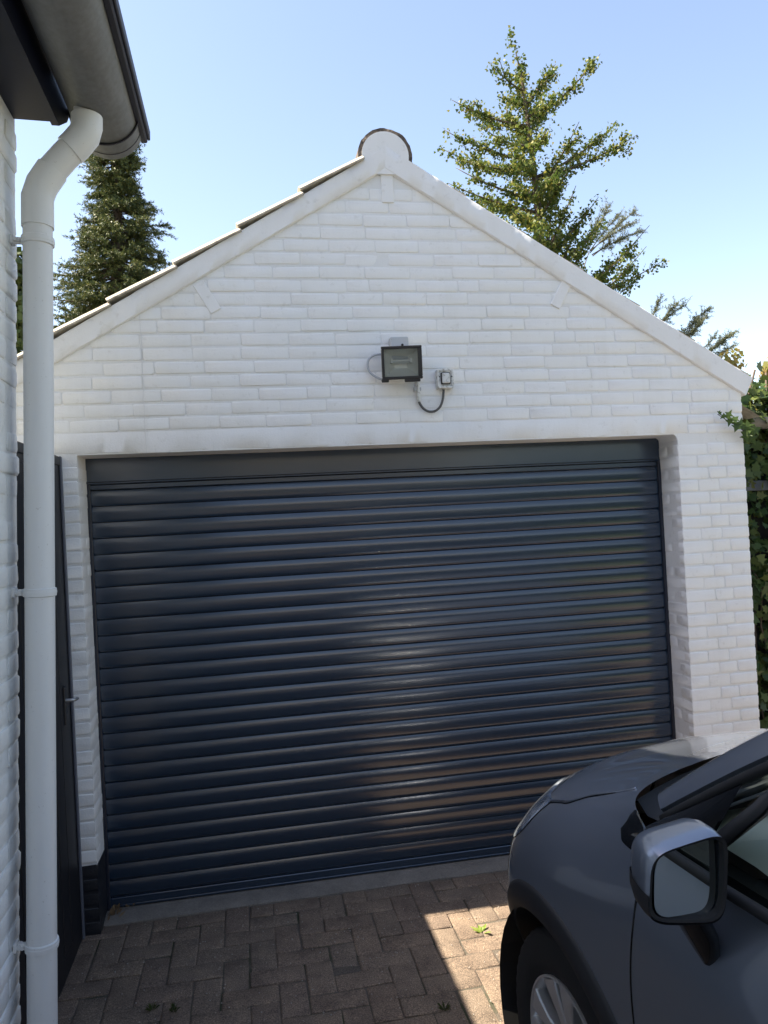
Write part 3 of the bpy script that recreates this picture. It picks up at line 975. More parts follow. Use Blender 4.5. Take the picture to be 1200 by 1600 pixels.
for sx in (-1, 1):
    b.box(sx * 0.060 - 0.003, sx * 0.060 + 0.003, 0.0, 0.054, -0.050, -0.036, 0.001)
b.box(-0.063, 0.063, 0.048, 0.054, -0.052, -0.034, 0.001)
b.obj('mounting_bracket', M_WHT, fl)
b = MB()
b.tube([(-0.085, 0.030, 0.052)] + bend((-0.085, 0.030, 0.052), (-0.160, 0.030, 0.052), (-0.152, 0.032, -0.010), 0) + bend((-0.152, 0.032, -0.010), (-0.150, 0.032, -0.045), (-0.084, 0.020, -0.072), 0), 0.0055, 8)
b.obj('lead', M_LGREY, fl, smooth=True)

cond = thing('cable_conduit', 'short white conduit clip and grey cable loop below floodlight', 'cable', (1.548, 0, 2.30))
b = MB(); b.tube([(0, -0.012, -0.005), (0, -0.012, 0.125)], 0.0085, 12); b.obj('conduit', M_WHT, cond, smooth=40)
b = MB(); b.box(-0.020, 0.014, -0.016, 0.0, 0.048, 0.064, 0.002); b.box(-0.022, -0.010, -0.022, 0.0, 0.046, 0.068, 0.002); b.obj('clip', M_LGREY, cond)
M_CABLE = new_mat('grey_cable', (0.085, 0.085, 0.082), 0.55)
b = MB()
b.tube([(0.0, -0.012, 0.0)] + bend((0.0, -0.012, -0.004), (0.022, -0.014, -0.062), (0.072, -0.016, -0.052), 0, 8) + bend((0.072, -0.016, -0.052), (0.118, -0.018, -0.038), (0.121, -0.022, 0.050), 0, 10), 0.0058, 10)
b.obj('cable', M_CABLE, cond, smooth=True)

sw = thing('switch_box', 'grimy square outdoor switch box with rounded corners right of floodlight', 'switch box', (1.678, 0, 2.400))
b = MB()
def rrect(w, h, r, y, n=4):
    out = []
    for cx, cz, a0 in ((w - r, h - r, 0), (-w + r, h - r, 90), (-w + r, -h + r, 180), (w - r, -h + r, 270)):
        out += [(cx + r * math.cos(rad(a0 + 90 * i / n)), y, cz + r * math.sin(rad(a0 + 90 * i / n))) for i in range(n + 1)]
    return out
rings = [rrect(.041, .047, .010, 0.003), rrect(.041, .047, .010, -0.034), rrect(.039, .045, .009, -0.038), rrect(.031, .037, .006, -0.038), rrect(.030, .036, .006, -0.032)]
b.grid(rings, closed=True); b.add(rings[-1], [tuple(range(len(rings[-1])))])
b.obj('box', M_WHT, sw, smooth=35)
b = MB(); b.box(-0.023, 0.023, -0.042, -0.030, -0.028, 0.028, 0.003); b.obj('switch_frame', M_BLK, sw)
b = MB(); b.box(-0.019, 0.019, -0.049, -0.036, -0.024, 0.024, 0.004); b.obj('rocker', M_WHT, sw)
for sx in (-1, 1):
    b = MB(); b.tube([(sx * 0.030, -0.038, 0.008), (sx * 0.030, -0.0395, 0.008)], 0.0035, 8); b.obj('screw', M_BLK, sw)

# ================================================================ CAR
TH = rad(5.0)
CO = Vector((1.427 + .85 * math.cos(TH), -1.63 + .85 * math.sin(TH), 0.0))
# car frame here: +Y forward, -X left (driver side), so local = (-y_left, x_forward, z)
car = thing('car', 'dark grey compact crossover parked nose towards the garage door', 'car', CO, (0, 0, TH))
def K(x, y, z): return (-y, x, z)

M_CAR = new_mat('dark_grey_metallic_paint', (0.225, 0.25, 0.30), 0.30, metal=0.6, coat=1.0, coat_rough=0.02)
_g = coords(M_CAR)
bump(M_CAR, [(noise(M_CAR, _g, 900, 2), 0.025)], 0.0005)
M_CPL = new_mat('black_car_plastic', (0.018, 0.018, 0.020), 0.55)
bump(M_CPL, [(noise(M_CPL, coords(M_CPL), 700, 2), 0.15)], 0.0006)
M_CGL = new_mat('gloss_black', (0.006, 0.006, 0.007), 0.08)
M_TYRE = new_mat('tyre_rubber', (0.014, 0.014, 0.015), 0.7)
M_RIM = new_mat('silver_alloy', (0.74, 0.75, 0.77), 0.30, metal=0.75)
M_CHROME = new_mat('chrome', (0.75, 0.75, 0.76), 0.08, metal=1.0)
M_CWIN = glass_mat('tinted_car_glass', (0.66, 0.77, 0.76), 0.01)
M_WSCR = glass_mat('windscreen_glass', (0.70, 0.78, 0.77), 0.01)
M_HLENS = new_mat('headlamp_lens', (0.10, 0.13, 0.17), 0.06, spec=0.6, coat=1.0)
_hn = nd(M_HLENS, 'ShaderNodeTexVoronoi'); _hn.inputs['Scale'].default_value = 13
M_HLENS.node_tree.links.new(coords(M_HLENS), _hn.inputs['Vector'])
setc(M_HLENS, ramp(M_HLENS, _hn.outputs['Distance'], [(0.15, (0.02, 0.028, 0.045)), (0.35, (0.09, 0.12, 0.17)), (0.7, (0.42, 0.48, 0.55))]))
M_MIRR = new_mat('mirror_glass', (0.80, 0.84, 0.82), 0.0, metal=1.0)
M_DASH = new_mat('pale_dashboard', (0.60, 0.63, 0.62), 0.6)
M_SEAT = new_mat('dark_seat_fabric', (0.03, 0.03, 0.032), 0.85)

# control net of the left front: rows = stations from door seam round the corner to nose centre,
# columns = sill up over the shoulder to the bonnet centre line   (x forward, y left, z up)
NET = [
 [(-.46, .80, .28), (-.46, .853, .42), (-.46, .868, .62), (-.46, .874, .78), (-.46, .866, .92), (-.44, .815, 1.050), (-.25, .705, 1.072), (-.13, .40, 1.082), (-.08, 0, 1.090)],
 [(-.25, .82, .28), (-.25, .862, .42), (-.25, .878, .62), (-.25, .878, .78), (-.25, .855, .905), (-.235, .785, 1.010), (-.155, .685, 1.044), (-.07, .40, 1.066), (-.04, 0, 1.076)],
 [(0, .82, .28), (0, .868, .42), (0, .884, .62), (0, .876, .78), (0, .842, .885), (0, .765, .965), (0.0, .660, 1.008), (.03, .40, 1.035), (.04, 0, 1.046)],
 [(.22, .76, .26), (.22, .812, .42), (.22, .845, .60), (.21, .838, .75), (.20, .800, .840), (.19, .728, .915), (.18, .630, .962), (.18, .38, .995), (.18, 0, 1.008)],
 [(.41, .65, .24), (.42, .722, .42), (.43, .752, .58), (.40, .748, .72), (.375, .712, .795), (.35, .655, .862), (.33, .580, .915), (.34, .36, .956), (.34, 0, .972)],
 [(.57, .57, .23), (.59, .612, .42), (.58, .625, .58), (.545, .612, .70), (.51, .588, .765), (.475, .548, .825), (.44, .500, .875), (.44, .33, .922), (.45, 0, .938)],
 [(.70, .39, .22), (.725, .425, .42), (.71, .43, .58), (.67, .425, .69), (.62, .412, .755), (.575, .395, .808), (.535, .375, .850), (.51, .27, .896), (.51, 0, .912)],
 [(.77, .20, .22), (.795, .215, .42), (.775, .215, .58), (.73, .21, .69), (.675, .205, .75), (.63, .20, .80), (.59, .19, .840), (.56, .15, .880), (.55, 0, .905)],
 [(.785, 0, .22), (.81, 0, .42), (.79, 0, .58), (.745, 0, .69), (.69, 0, .75), (.645, 0, .80), (.605, 0, .835), (.58, 0, .870), (.565, 0, .892)],
]
NET = np.array(NET, float)
def crw(t):
    return np.array([-.5 * t + t * t - .5 * t ** 3, 1 - 2.5 * t * t + 1.5 * t ** 3, .5 * t + 2 * t * t - 1.5 * t ** 3, -.5 * t * t + .5 * t ** 3])
def ext(N):
    A = np.concatenate([2 * N[:1] - N[1:2], N, 2 * N[-1:] - N[-2:-1]], 0)
    return np.concatenate([2 * A[:, :1] - A[:, 1:2], A, 2 * A[:, -1:] - A[:, -2:-1]], 1)
def net_fn(N, mirror_end=False):
    E_ = ext(N)
    if mirror_end:                # symmetric continuation across the nose centre and bonnet centre
        E_[-1] = E_[-3] * np.array([1, -1, 1])
        E_[:, -1] = E_[:, -3] * np.array([1, -1, 1])
    R_, C_ = N.shape[:2]
    def fn(s, t):
        i = min(int(s), R_ - 2); j = min(int(t), C_ - 2)
        return np.einsum('i,j,ijk->k', crw(s - i), crw(t - j), E_[i:i + 4, j:j + 4])
    return fn
FN = net_fn(NET, True)
def nrm(fn, s, t, e=0.02):
    a = fn(s + e, t) - fn(s - e, t); c = fn(s, t + e) - fn(s, t - e)
    n = np.cross(a, c); n /= np.linalg.norm(n) + 1e-9
    return n
# orientation of the normals: outward should have +y on the side
_sg = 1.0 if nrm(FN, 2.0, 2.0)[1] > 0 else -1.0
NS, NT = 112, 104
SS = np.linspace(0, 8, NS + 1); TT = np.linspace(0, 8, NT + 1)
G = np.array([[FN(s, t) for t in TT] for s in SS])
WXC, WZC, ARCH = -0.065, 0.318, 0.410
def front_mesh(side):
    q = MB(); vs = [(-side * p[1], p[0], p[2]) for row in G for p in row]
    fs = []
    for i in range(NS):
        for j in range(NT):
            c = (G[i, j] + G[i + 1, j + 1]) / 2
            if math.hypot(c[0] - WXC, c[2] - WZC) < ARCH and c[1] > 0.6:
                continue
            if c[2] < WZC and abs(c[0] - WXC) < ARCH and c[1] > 0.6:
                continue
            f = (i * (NT + 1) + j, (i + 1) * (NT + 1) + j, (i + 1) * (NT + 1) + j + 1, i * (NT + 1) + j + 1)
            fs.append(f if side * _sg > 0 else f[::-1])
    q.add(vs, fs)
    return q
for sd in (1, -1):
    front_mesh(sd).obj('front_body', M_CAR, car, smooth=True, fix=False)
BV = BVHTree.FromPolygons([Vector(p) for row in G for p in row],
      [(i * (NT + 1) + j, (i + 1) * (NT + 1) + j, (i + 1) * (NT + 1) + j + 1, i * (NT + 1) + j + 1) for i in range(NS) for j in range(NT)])
KD_P = G.reshape(-1, 3)
def near_st(p):
    k = int(np.argmin(((KD_P - np.array(p)) ** 2).sum(1)))
    return SS[k // (NT + 1)], TT[k % (NT + 1)]
def seam_pts(pts, n=60, off=0.0):
    """smooth curve on the front surface through 3-D points, in (s,t)"""
    st = np.array([near_st(p) for p in pts]); m = len(st)
    e = np.concatenate([2 * st[:1] - st[1:2], st, 2 * st[-1:] - st[-2:-1]])
    out = []
    for u in np.linspace(0, m - 1, n):
        i = min(int(u), m - 2)
        s, t = crw(u - i) @ e[i:i + 4]
        s = min(max(s, 0.0), 8.0); t = min(max(t, 0.0), 8.0)
        p = FN(s, t) + nrm(FN, s, t) * _sg * off
        out.append(p)
    return out
def seam(name, pts, r=0.0026, mat=None, off=-0.0004, n=60):
    for sd in (1, -1):
        q = MB(); q.tube([(-sd * p[1], p[0], p[2]) for p in seam_pts(pts, n, off)], r, 6)
        q.obj(name, mat or M_CGL, car, smooth=True)
HOODS = [(.18, .735, .885), (.10, .752, .925), (.04, .752, .940), (.0, .745, .948), (-.07, .722, .990), (-.15, .700, 1.035), (-.20, .685, 1.056)]
seam('bonnet_seam', HOODS)
for sd in (1, -1):
    q = MB(); q.tube([(-sd * p[1], p[0], p[2]) for p in seam_pts([(a_, b_ - 0.007, c_ + 0.004) for a_, b_, c_ in HOODS], 60, 0.0008)], 0.0035, 8); q.obj('bonnet_edge', M_CAR, car, smooth=True)
seam('bonnet_front_seam', [(.18, .735, .885), (.22, .66, .93), (.33, .57, .925), (.45, .48, .88), (.55, .30, .865), (.60, .0, .84)], 0.0022)
seam('door_seam', [(-.452, .835, 1.03), (-.455, .866, .92), (-.452, .874, .78), (-.448, .868, .62), (-.44, .853, .42), (-.44, .81, .29)])
seam('headlamp_seam', [(.115, .748, .918), (.20, .800, .825), (.33, .775, .745)], 0.0028)
seam('bumper_seam', [(.30, .79, .80), (.33, .80, .70), (.335, .805, .62)], 0.002)

# headlamps: a lens patch lifted off the body
def patch(name, mat, lower, upper, n=28, m=14, off=0.004):
    lo = np.array([near_st(p) for p in lower]); up = np.array([near_st(p) for p in upper])
    def cv(a, u):
        k = len(a); e = np.concatenate([2 * a[:1] - a[1:2], a, 2 * a[-1:] - a[-2:-1]])
        w = u * (k - 1); i = min(int(w), k - 2)
        return crw(w - i) @ e[i:i + 4]
    for sd in (1, -1):
        P = []
        for i in range(n + 1):
            a, c = cv(lo, i / n), cv(up, i / n)
            row = []
            for j in range(m + 1):
                v = j / m
                s, t = a + (c - a) * v
                o_ = off * (1 if 0 < i < n and 0 < j < m else -0.6)
                p = FN(min(max(s, 0), 8), min(max(t, 0), 8)) + nrm(FN, s, t) * _sg * o_
                row.append((-sd * p[1], p[0], p[2]))
            P.append(row)
        q = MB(); q.grid(P); q.obj(name, mat, car, smooth=True)
patch('headlamp', M_HLENS, [(.115, .748, .918), (.20, .80, .825), (.33, .775, .745), (.50, .63, .735), (.62, .46, .735)],
      [(.13, .742, .924), (.20, .70, .915), (.31, .60, .905), (.45, .50, .862), (.58, .38, .805)])
patch('grille', M_CGL, [(.705, .36, .60), (.75, .25, .60), (.775, .13, .60), (.785, .0, .60)], [(.66, .36, .715), (.70, .25, .715), (.73, .13, .715), (.735, .0, .715)], 20, 8, 0.003)
patch('lower_grille', M_CPL, [(.56, .60, .27), (.68, .42, .26), (.77, .2, .26), (.79, 0, .26)], [(.58, .60, .40), (.70, .42, .44), (.785, .2, .46), (.80, 0, .46)], 24, 8, 0.004)
patch('fog_lamp', M_CHROME, [(.40, .765, .46), (.47, .715, .46)], [(.40, .765, .56), (.47, .715, .56)], 6, 6, 0.004)

# side from the door seam to the tail
SIDE = np.array([
 [(-3.36, 0, .34), (-3.40, 0, .42), (-3.40, 0, .62), (-3.37, 0, .80), (-3.33, 0, .98), (-3.28, 0, 1.12)],
 [(-3.30, .40, .34), (-3.34, .42, .42), (-3.34, .42, .62), (-3.31, .42, .80), (-3.27, .41, .98), (-3.21, .38, 1.12)],
 [(-3.14, .66, .33), (-3.17, .70, .42), (-3.17, .71, .62), (-3.15, .71, .80), (-3.11, .69, .98), (-3.06, .64, 1.13)],
 [(-2.90, .77, .31), (-2.90, .83, .42), (-2.90, .85, .62), (-2.90, .85, .80), (-2.90, .82, .98), (-2.88, .76, 1.13)],
 [(-2.60, .80, .30), (-2.60, .86, .42), (-2.60, .885, .62), (-2.60, .885, .80), (-2.60, .86, .97), (-2.60, .80, 1.12)],
 [(-2.20, .81, .28), (-2.20, .86, .42), (-2.20, .875, .62), (-2.20, .88, .80), (-2.20, .872, .95), (-2.20, .825, 1.105)],
 [(-1.60, .81, .28), (-1.60, .855, .42), (-1.60, .868, .62), (-1.60, .878, .80), (-1.60, .874, .94), (-1.60, .832, 1.090)],
 [(-1.00, .81, .28), (-1.00, .855, .42), (-1.00, .868, .62), (-1.00, .876, .79), (-1.00, .870, .93), (-1.00, .832, 1.076)],
 [(-.46, .80, .28), (-.46, .853, .42), (-.46, .868, .62), (-.46, .874, .78), (-.46, .866, .92), (-.44, .815, 1.050)],
], float)
FS_ = net_fn(SIDE)
NS2, NT2 = 96, 50
G2 = np.array([[FS_(s, t) for t in np.linspace(0, 5, NT2 + 1)] for s in np.linspace(0, 8, NS2 + 1)])
_s2 = 1.0 if nrm(FS_, 6.0, 2.0)[1] > 0 else -1.0
for sd in (1, -1):
    q = MB(); vs = [(-sd * p[1], p[0], p[2]) for row in G2 for p in row]; fs = []
    for i in range(NS2):
        for j in range(NT2):
            c = (G2[i, j] + G2[i + 1, j + 1]) / 2
            rr = math.hypot(c[0] + 2.60, c[2] - WZC)
            if c[1] > 0.6 and (rr < 0.40 or (c[2] < WZC and abs(c[0] + 2.6) < 0.40)):
                continue
            f = (i * (NT2 + 1) + j, (i + 1) * (NT2 + 1) + j, (i + 1) * (NT2 + 1) + j + 1, i * (NT2 + 1) + j + 1)
            fs.append(f if sd * _s2 > 0 else f[::-1])
    q.add(vs, fs); q.obj('side_body', M_CAR, car, smooth=True, fix=False)
BV2 = BVHTree.FromPolygons([Vector(p) for row in G2 for p in row],
      [(i * (NT2 + 1) + j, (i + 1) * (NT2 + 1) + j, (i + 1) * (NT2 + 1) + j + 1, i * (NT2 + 1) + j + 1) for i in range(NS2) for j in range(NT2)])
def side_y(x, z):
    y = None
    for bv in (BV, BV2):
        h = bv.ray_cast(Vector((x, 1.4, z)), Vector((0, -1, 0)))
        if h[0] is not None and h[0].y > 0.4:
            y = h[0].y if y is None else max(y, h[0].y)
    return y if y is not None else 0.86
# wheel arch trims, liners, sill trim
for (wx, tag_r) in ((WXC, 0), (-2.60, 1)):
    for sd in (1, -1):
        P = []
        for a in range(2, 195, 4):
            row = []
            ca, sa = math.cos(rad(a)), math.sin(rad(a))
            y_ref = side_y(wx + 0.455 * ca, max(WZC + 0.455 * sa, 0.30))
            for r_, o_ in ((0.458, -0.004), (0.454, 0.004), (0.444, 0.008), (0.418, 0.012), (0.396, 0.011), (0.386, 0.005), (0.384, -0.07)):
                x, z = wx + r_ * ca, max(WZC + r_ * sa, 0.24)
                yy = side_y(x, max(z, 0.30)) if r_ > 0.43 else y_ref
                row.append((-sd * (yy + o_), x, z))
            P.append(row)
        q = MB(); q.grid(P); q.obj('wheel_arch_trim', M_CPL, car, smooth=50)
        P = [[(-sd * y, wx + 0.395 * math.cos(rad(a)), WZC + 0.395 * math.sin(rad(a))) for y in (0.85, 0.55)] for a in range(-20, 201, 10)]
        q = MB(); q.grid(P)
        q.add([(-sd * 0.55, wx + 0.395 * math.cos(rad(a)), WZC + 0.395 * math.sin(rad(a))) for a in range(-20, 201, 10)], [tuple(range(23))])
        q.obj('wheel_liner', M_RUBBER, car)
for sd in (1, -1):
    q = MB(); P = []
    for x in np.linspace(-2.15, -0.50, 24):
        P.append([(-sd * 0.70, x, .20), (-sd * .80, x, .21), (-sd * .868, x, .27), (-sd * .878, x, .36), (-sd * .868, x, .42), (-sd * .855, x, .425)])
    q.grid(P); q.obj('sill_trim', M_CPL, car, smooth=50)
q = MB(); q.box(-0.70, 0.70, -3.25, 0.62, 0.20, 0.30); q.obj('underbody', M_RUBBER, car)

# wheels
def wheel(x, sd):
    w = MB(); R0 = 0.333
    prof = [(-0.095, 0.215), (-0.10, 0.24), (-0.103, 0.285), (-0.095, 0.315), (-0.080, 0.328), (-0.05, 0.333), (0.05, 0.333), (0.080, 0.328), (0.095, 0.315), (0.103, 0.285), (0.102, 0.245), (0.094, 0.222), (0.088, 0.213)]
    n = 96
    rows = []
    for k in range(n):
        a = 2 * math.pi * k / n
        row = []
        for (yy, rr) in prof:
            if rr > 0.31:
                rr = rr - (0.004 if k % 2 else 0)
            row.append((yy, rr * math.cos(a), rr * math.sin(a)))
        rows.append(row)
    rows.append(rows[0])
    w.grid(rows)
    root = w.obj('wheel', M_TYRE, car, smooth=25)
    root.location = (-sd * 0.738, x, 0.324); root.scale = (1, 0.972, 0.972)
    root.rotation_euler = (rad(11), 0, 0 if sd < 0 else math.pi)
    # rim barrel
    q = MB(); rows = []
    for k in range(65):
        a = 2 * math.pi * k / 64
        rows.append([(yy, rr * math.cos(a), rr * math.sin(a)) for yy, rr in ((0.090, 0.214), (0.097, 0.214), (0.098, 0.208), (0.092, 0.203), (0.060, 0.196), (-0.08, 0.185))])
    q.grid(rows); q.obj('rim', M_RIM, root, smooth=35)
    q = MB(); rows = [[(0.02, rr * math.cos(2 * math.pi * k / 48), rr * math.sin(2 * math.pi * k / 48)) for rr in (0.03, 0.14, 0.19)] for k in range(49)]
    q.grid(rows); q.obj('brake_disc', M_CPL, root)
    for k in range(5):
        q = MB(); A = 2 * math.pi * k / 5
        Mx = Euler((A, 0, 0)).to_matrix().to_4x4()
        for hh in (-1, 1):
            sec = []
            for r_, wd, ctr, y_ in ((0.028, 0.016, 0.012, 0.070), (0.07, 0.016, 0.016, 0.078), (0.13, 0.022, 0.026, 0.088), (0.180, 0.032, 0.042, 0.094), (0.206, 0.040, 0.052, 0.095)):
                c = hh * ctr
                PH = lambda yy, cc, rr: (yy, rr * math.sin(cc / rr), rr * math.cos(cc / rr))
                sec.append([Mx @ Vector(PH(*p)) for p in ((y_ - 0.030, c - wd, r_), (y_ - 0.004, c - wd, r_), (y_, c - wd + 0.005, r_), (y_, c + wd - 0.005, r_), (y_ - 0.004, c + wd, r_), (y_ - 0.030, c + wd, r_))])
            q.grid(sec)
        q.obj('spoke', M_RIM, root, smooth=30)
    q = MB(); q.tube([(0.03, 0, 0), (0.078, 0, 0), (0.084, 0, 0)], [0.036, 0.034, 0.026], 20); q.obj('hub_cap', M_RIM, root, smooth=35)
    return root
for x in (-0.055, -2.60):
    for sd in (1, -1):
        wheel(x, sd)

# greenhouse ------------------------------------------------------------------
def lerp(a, c, t): return tuple(a[i] + (c[i] - a[i]) * t for i in range(3))
PL0, PL1 = (-.385, .742, 1.085), (-1.12, .600, 1.520)       # lower/outer pillar edge
PU0, PU1 = (-.285, .668, 1.083), (-1.03, .520, 1.552)       # upper/inner pillar edge
for sd in (1, -1):
    P = []
    for i in range(25):
        t = i / 24
        lo, up = lerp(PL0, PL1, t), lerp(PU0, PU1, t)
        bow = 0.030 * math.sin(math.pi * t)
        row = []
        for j in range(7):
            v = j / 6
            p = lerp(lo, up, v)
            cr = 0.012 * math.sin(math.pi * v)
            row.append((-sd * (p[1] + cr * 0.7), p[0], p[2] + bow + cr * 0.7))
        row = [(row[0][0] + sd * 0.02, row[0][1], row[0][2] - 0.02)] + row + [(row[-1][0], row[-1][1], row[-1][2] - 0.02)]
        P.append(row)
    # rounded foot
    c0 = P[0]
    q = MB(); q.grid(P)
    q.add(c0, [tuple(range(len(c0)))])
    q.obj('windscreen_pillar', M_CAR, car, smooth=50)
    # black seal under the pillar
    q = MB(); q.tube([(-sd * (lerp(PL0, PL1, t)[1] + 0.002), lerp(PL0, PL1, t)[0] - 0.012, lerp(PL0, PL1, t)[2] + 0.030 * math.sin(math.pi * t) - 0.016) for t in np.linspace(0.0, 1, 24)], 0.011, 8)
    q.obj('pillar_seal', M_RUBBER, car, smooth=True)
    # door window frame: runs under the seal, bends down at the front post
    fr = []
    for t in np.linspace(1.0, 0.42, 20):
        p = lerp(PL0, PL1, t)
        fr.append((-sd * (p[1] + 0.014), p[0] - 0.035, p[2] + 0.030 * math.sin(math.pi * t) - 0.048))
    e = Vector(fr[-1])
    bt = Vector((-sd * 0.818, -0.600, 1.075))
    fr2 = [Vector(p) for p in fr] + bend(e, e + (e - Vector(fr[-2])).normalized() * 0.030, e.lerp(bt, 0.35), 0, 6)[1:] + [bt]
    q = MB(); q.tube(fr2, 0.015, 10); q.obj('window_frame', M_CPL, car, smooth=True)
    # black sail panel between front post, belt and pillar
    def SP_(x, v):
        """point on the side plane: v=0 belt, v=1 pillar lower edge"""
        zb = 1.052 + (-0.45 - x) * 0.055
        t = (x - PL0[0]) / (PL1[0] - PL0[0])
        pl = lerp(PL0, PL1, max(t, -0.1))
        lo = (x, 0.822, zb)
        return lerp(lo, (x, pl[1] - 0.004, pl[2] + 0.030 * math.sin(math.pi * max(0, min(1, t))) - 0.02), v)
    P = []
    for i in range(13):
        x = -0.400 - 0.21 * i / 12
        row = []
        for j in range(7):
            p = SP_(x, j / 6 * (1 if i > 1 else 0.55 + 0.2 * i))
            row.append((-sd * (p[1] + 0.006), p[0], p[2]))
        P.append(row)
    q = MB(); q.grid(P); q.obj('sail_panel', M_CGL, car, smooth=True)
    # side glass
    P = []
    for i in range(25):
        x = -0.60 - 2.25 * i / 24
        if x > -1.12:
            t = (x - PL0[0]) / (PL1[0] - PL0[0]); zt = lerp(PL0, PL1, t)[2] + 0.03 * math.sin(math.pi * t) - 0.03; yt = lerp(PL0, PL1, t)[1] - 0.006
        else:
            zt, yt = 1.51 - 0.02 * ((x + 1.12) / 1.7) ** 2 - 0.03 * max(0, -x - 2.2), 0.597
        zb = 1.060 + (-0.45 - x) * 0.03
        P.append([(-sd * (0.818 + (yt - 0.818) * v + 0.012 * math.sin(math.pi * v)), x, zb + (zt - zb) * v) for v in np.linspace(0, 1, 7)])
    q = MB(); q.grid(P); q.obj('side_window', M_CWIN, car, smooth=True)
    for xp in (-1.62, -2.55):
        q = MB(); P = []
        for v in np.linspace(0, 1, 6):
            P.append([(-sd * (0.822 - 0.222 * v + 0.014 * math.sin(math.pi * v)), xp + dx - 0.02 * v, 1.09 + 0.40 * v) for dx in (-0.05, 0.05)])
        q.grid(P); q.obj('door_pillar', M_CGL, car, smooth=True)
    # belt moulding and bright reveal
    q = MB(); q.tube([(-sd * (0.838), x, 1.062 + (-0.45 - x) * 0.030) for x in np.linspace(-0.50, -2.7, 30)], 0.011, 8); q.obj('belt_moulding', M_RUBBER, car, smooth=True)
    # door handle
    q = MB(); q.tube([(-sd * .878, -1.42, .93), (-sd * .905, -1.40, .935), (-sd * .905, -1.24, .935), (-sd * .878, -1.22, .93)], 0.011, 8); q.obj('door_handle', M_CAR, car, smooth=True)
    q = MB(); q.tube([(-sd * (FS_(8 - (abs(x) - .46) / .54 if x > -1 else 7 - (abs(x) - 1) / .6, 1)[1]), x, .43) for x in np.linspace(-1.55, -0.5, 12)], 0.001, 4)
patch('sail_tip', M_CGL, [(-.312, .800, 1.028), (-.33, .826, 1.010), (-.39, .838, 1.010), (-.458, .845, 1.016)], [(-.315, .795, 1.032), (-.315, .765, 1.055), (-.34, .725, 1.078), (-.44, .740, 1.080)], 20, 8, 0.004)
# cowl
q = MB(); P = []
for v in np.linspace(-1, 1, 25):
    y = 0.70 * v
    hood = np.array((-.085 - 0.165 * abs(v) ** 2.2, y, 1.088 - 0.020 * v * v))
    scr = np.array((-.36 - 0.06 * abs(v) ** 2, y, 1.118 - 0.030 * v * v))
    P.append([(-p[1], p[0], p[2]) for p in (hood + (0.02, 0, -0.02), hood + (-0.02, 0, -0.045), (hood + scr) / 2 + (0, 0, -0.050), scr + (0.01, 0, -0.030), scr + (-0.03, 0, -0.01))])
q.grid(P); q.obj('cowl_panel', M_RUBBER, car, smooth=True)
for y0, y1 in ((0.58, 0.05), (-0.02, -0.52)):
    q = MB(); q.tube([(-y0, -.40, 1.085), (-(y0 + y1) / 2, -.395, 1.125), (-y1, -.43, 1.135)], 0.008, 6); q.obj('wiper', M_RUBBER, car, smooth=True)
# windscreen, roof, rear window
q = MB(); P = []
for t in np.linspace(0, 1, 17):
    row = []
    for v in np.linspace(-1, 1, 21):
        y = (0.675 + (0.525 - 0.675) * t) * v
        x = (-.43 + .075 * (1 - v * v) ) * (1 - t) + (-1.06 + 0.03 * (1 - v * v)) * t
        z = (1.100 + .02 * (1 - v * v)) * (1 - t) + (1.545 + 0.02 * (1 - v * v)) * t + 0.028 * math.sin(math.pi * t)
        row.append((-y, x, z))
    P.append(row)
q.grid(P); q.obj('windscreen', M_WSCR, car, smooth=True)
q = MB(); P = []
for t in np.linspace(0, 1, 21):
    x = -1.05 - 1.98 * t
    row = []
    for v in np.linspace(-1, 1, 23):
        w = 0.60 - 0.03 * t
        z = 1.522 + 0.055 * (1 - v ** 4) + 0.02 * math.sin(math.pi * t) - 0.07 * t * t
        row.append((-w * v, x, z))
    P.append(row)
q.grid(P); q.obj('roof', M_CAR, car, smooth=True)
q = MB(); P = []
for t in np.linspace(0, 1, 9):
    P.append([(-(0.57 + 0.06 * t) * v, -3.03 - 0.22 * t - 0.03 * (1 - v * v), 1.49 - 0.37 * t + 0.03 * (1 - v * v)) for v in np.linspace(-1, 1, 15)])
q.grid(P); q.obj('rear_window', M_CGL, car, smooth=True)
for sd in (1, -1):
    q = MB(); q.add([(-sd * .60, -2.80, 1.49), (-sd * .80, -2.78, 1.12), (-sd * .72, -3.0, 1.12), (-sd * .63, -3.24, 1.13), (-sd * .57, -3.04, 1.48)], [(0, 1, 2, 3, 4)])
    q.obj('rear_pillar', M_CAR, car, smooth=True)
# cabin
q = MB(); P = []
for v in np.linspace(-1, 1, 41):
    y = 0.70 * v
    bn = 0.075 * math.exp(-((y - 0.37) / 0.17) ** 2)
    P.append([(-y, -.36, 1.045), (-y, -.50, 1.055), (-y, -.62, 1.050 + bn * .6), (-y, -.72, 1.035 + bn), (-y, -.80, 1.000 + bn), (-y, -.84, .94 + bn * .5), (-y, -.80, .80), (-y, -.70, .55)])
q.grid(P); q.obj('dashboard', M_DASH, car, smooth=True)
q = MB(); ctr = Vector((-0.37, -0.98, 0.98)); ax = Vector((0, -0.86, 0.50)).normalized(); u_ = Vector((1, 0, 0)); v_ = ax.cross(u_)
q.tube([ctr + u_ * 0.185 * math.cos(a) + v_ * 0.185 * math.sin(a) for a in np.linspace(0, 2 * math.pi, 33)], 0.016, 10, cap=False)
for a in (0.1, math.pi - 0.1, -math.pi / 2):
    q.tube([ctr, ctr + u_ * 0.185 * math.cos(a) + v_ * 0.185 * math.sin(a)], 0.018, 8)
q.tube([ctr - ax * 0.03, ctr + ax * 0.03], 0.055, 16); q.tube([ctr, ctr - ax * 0.25], 0.03, 10)
q.obj('steering_wheel', M_SEAT, car, smooth=40)
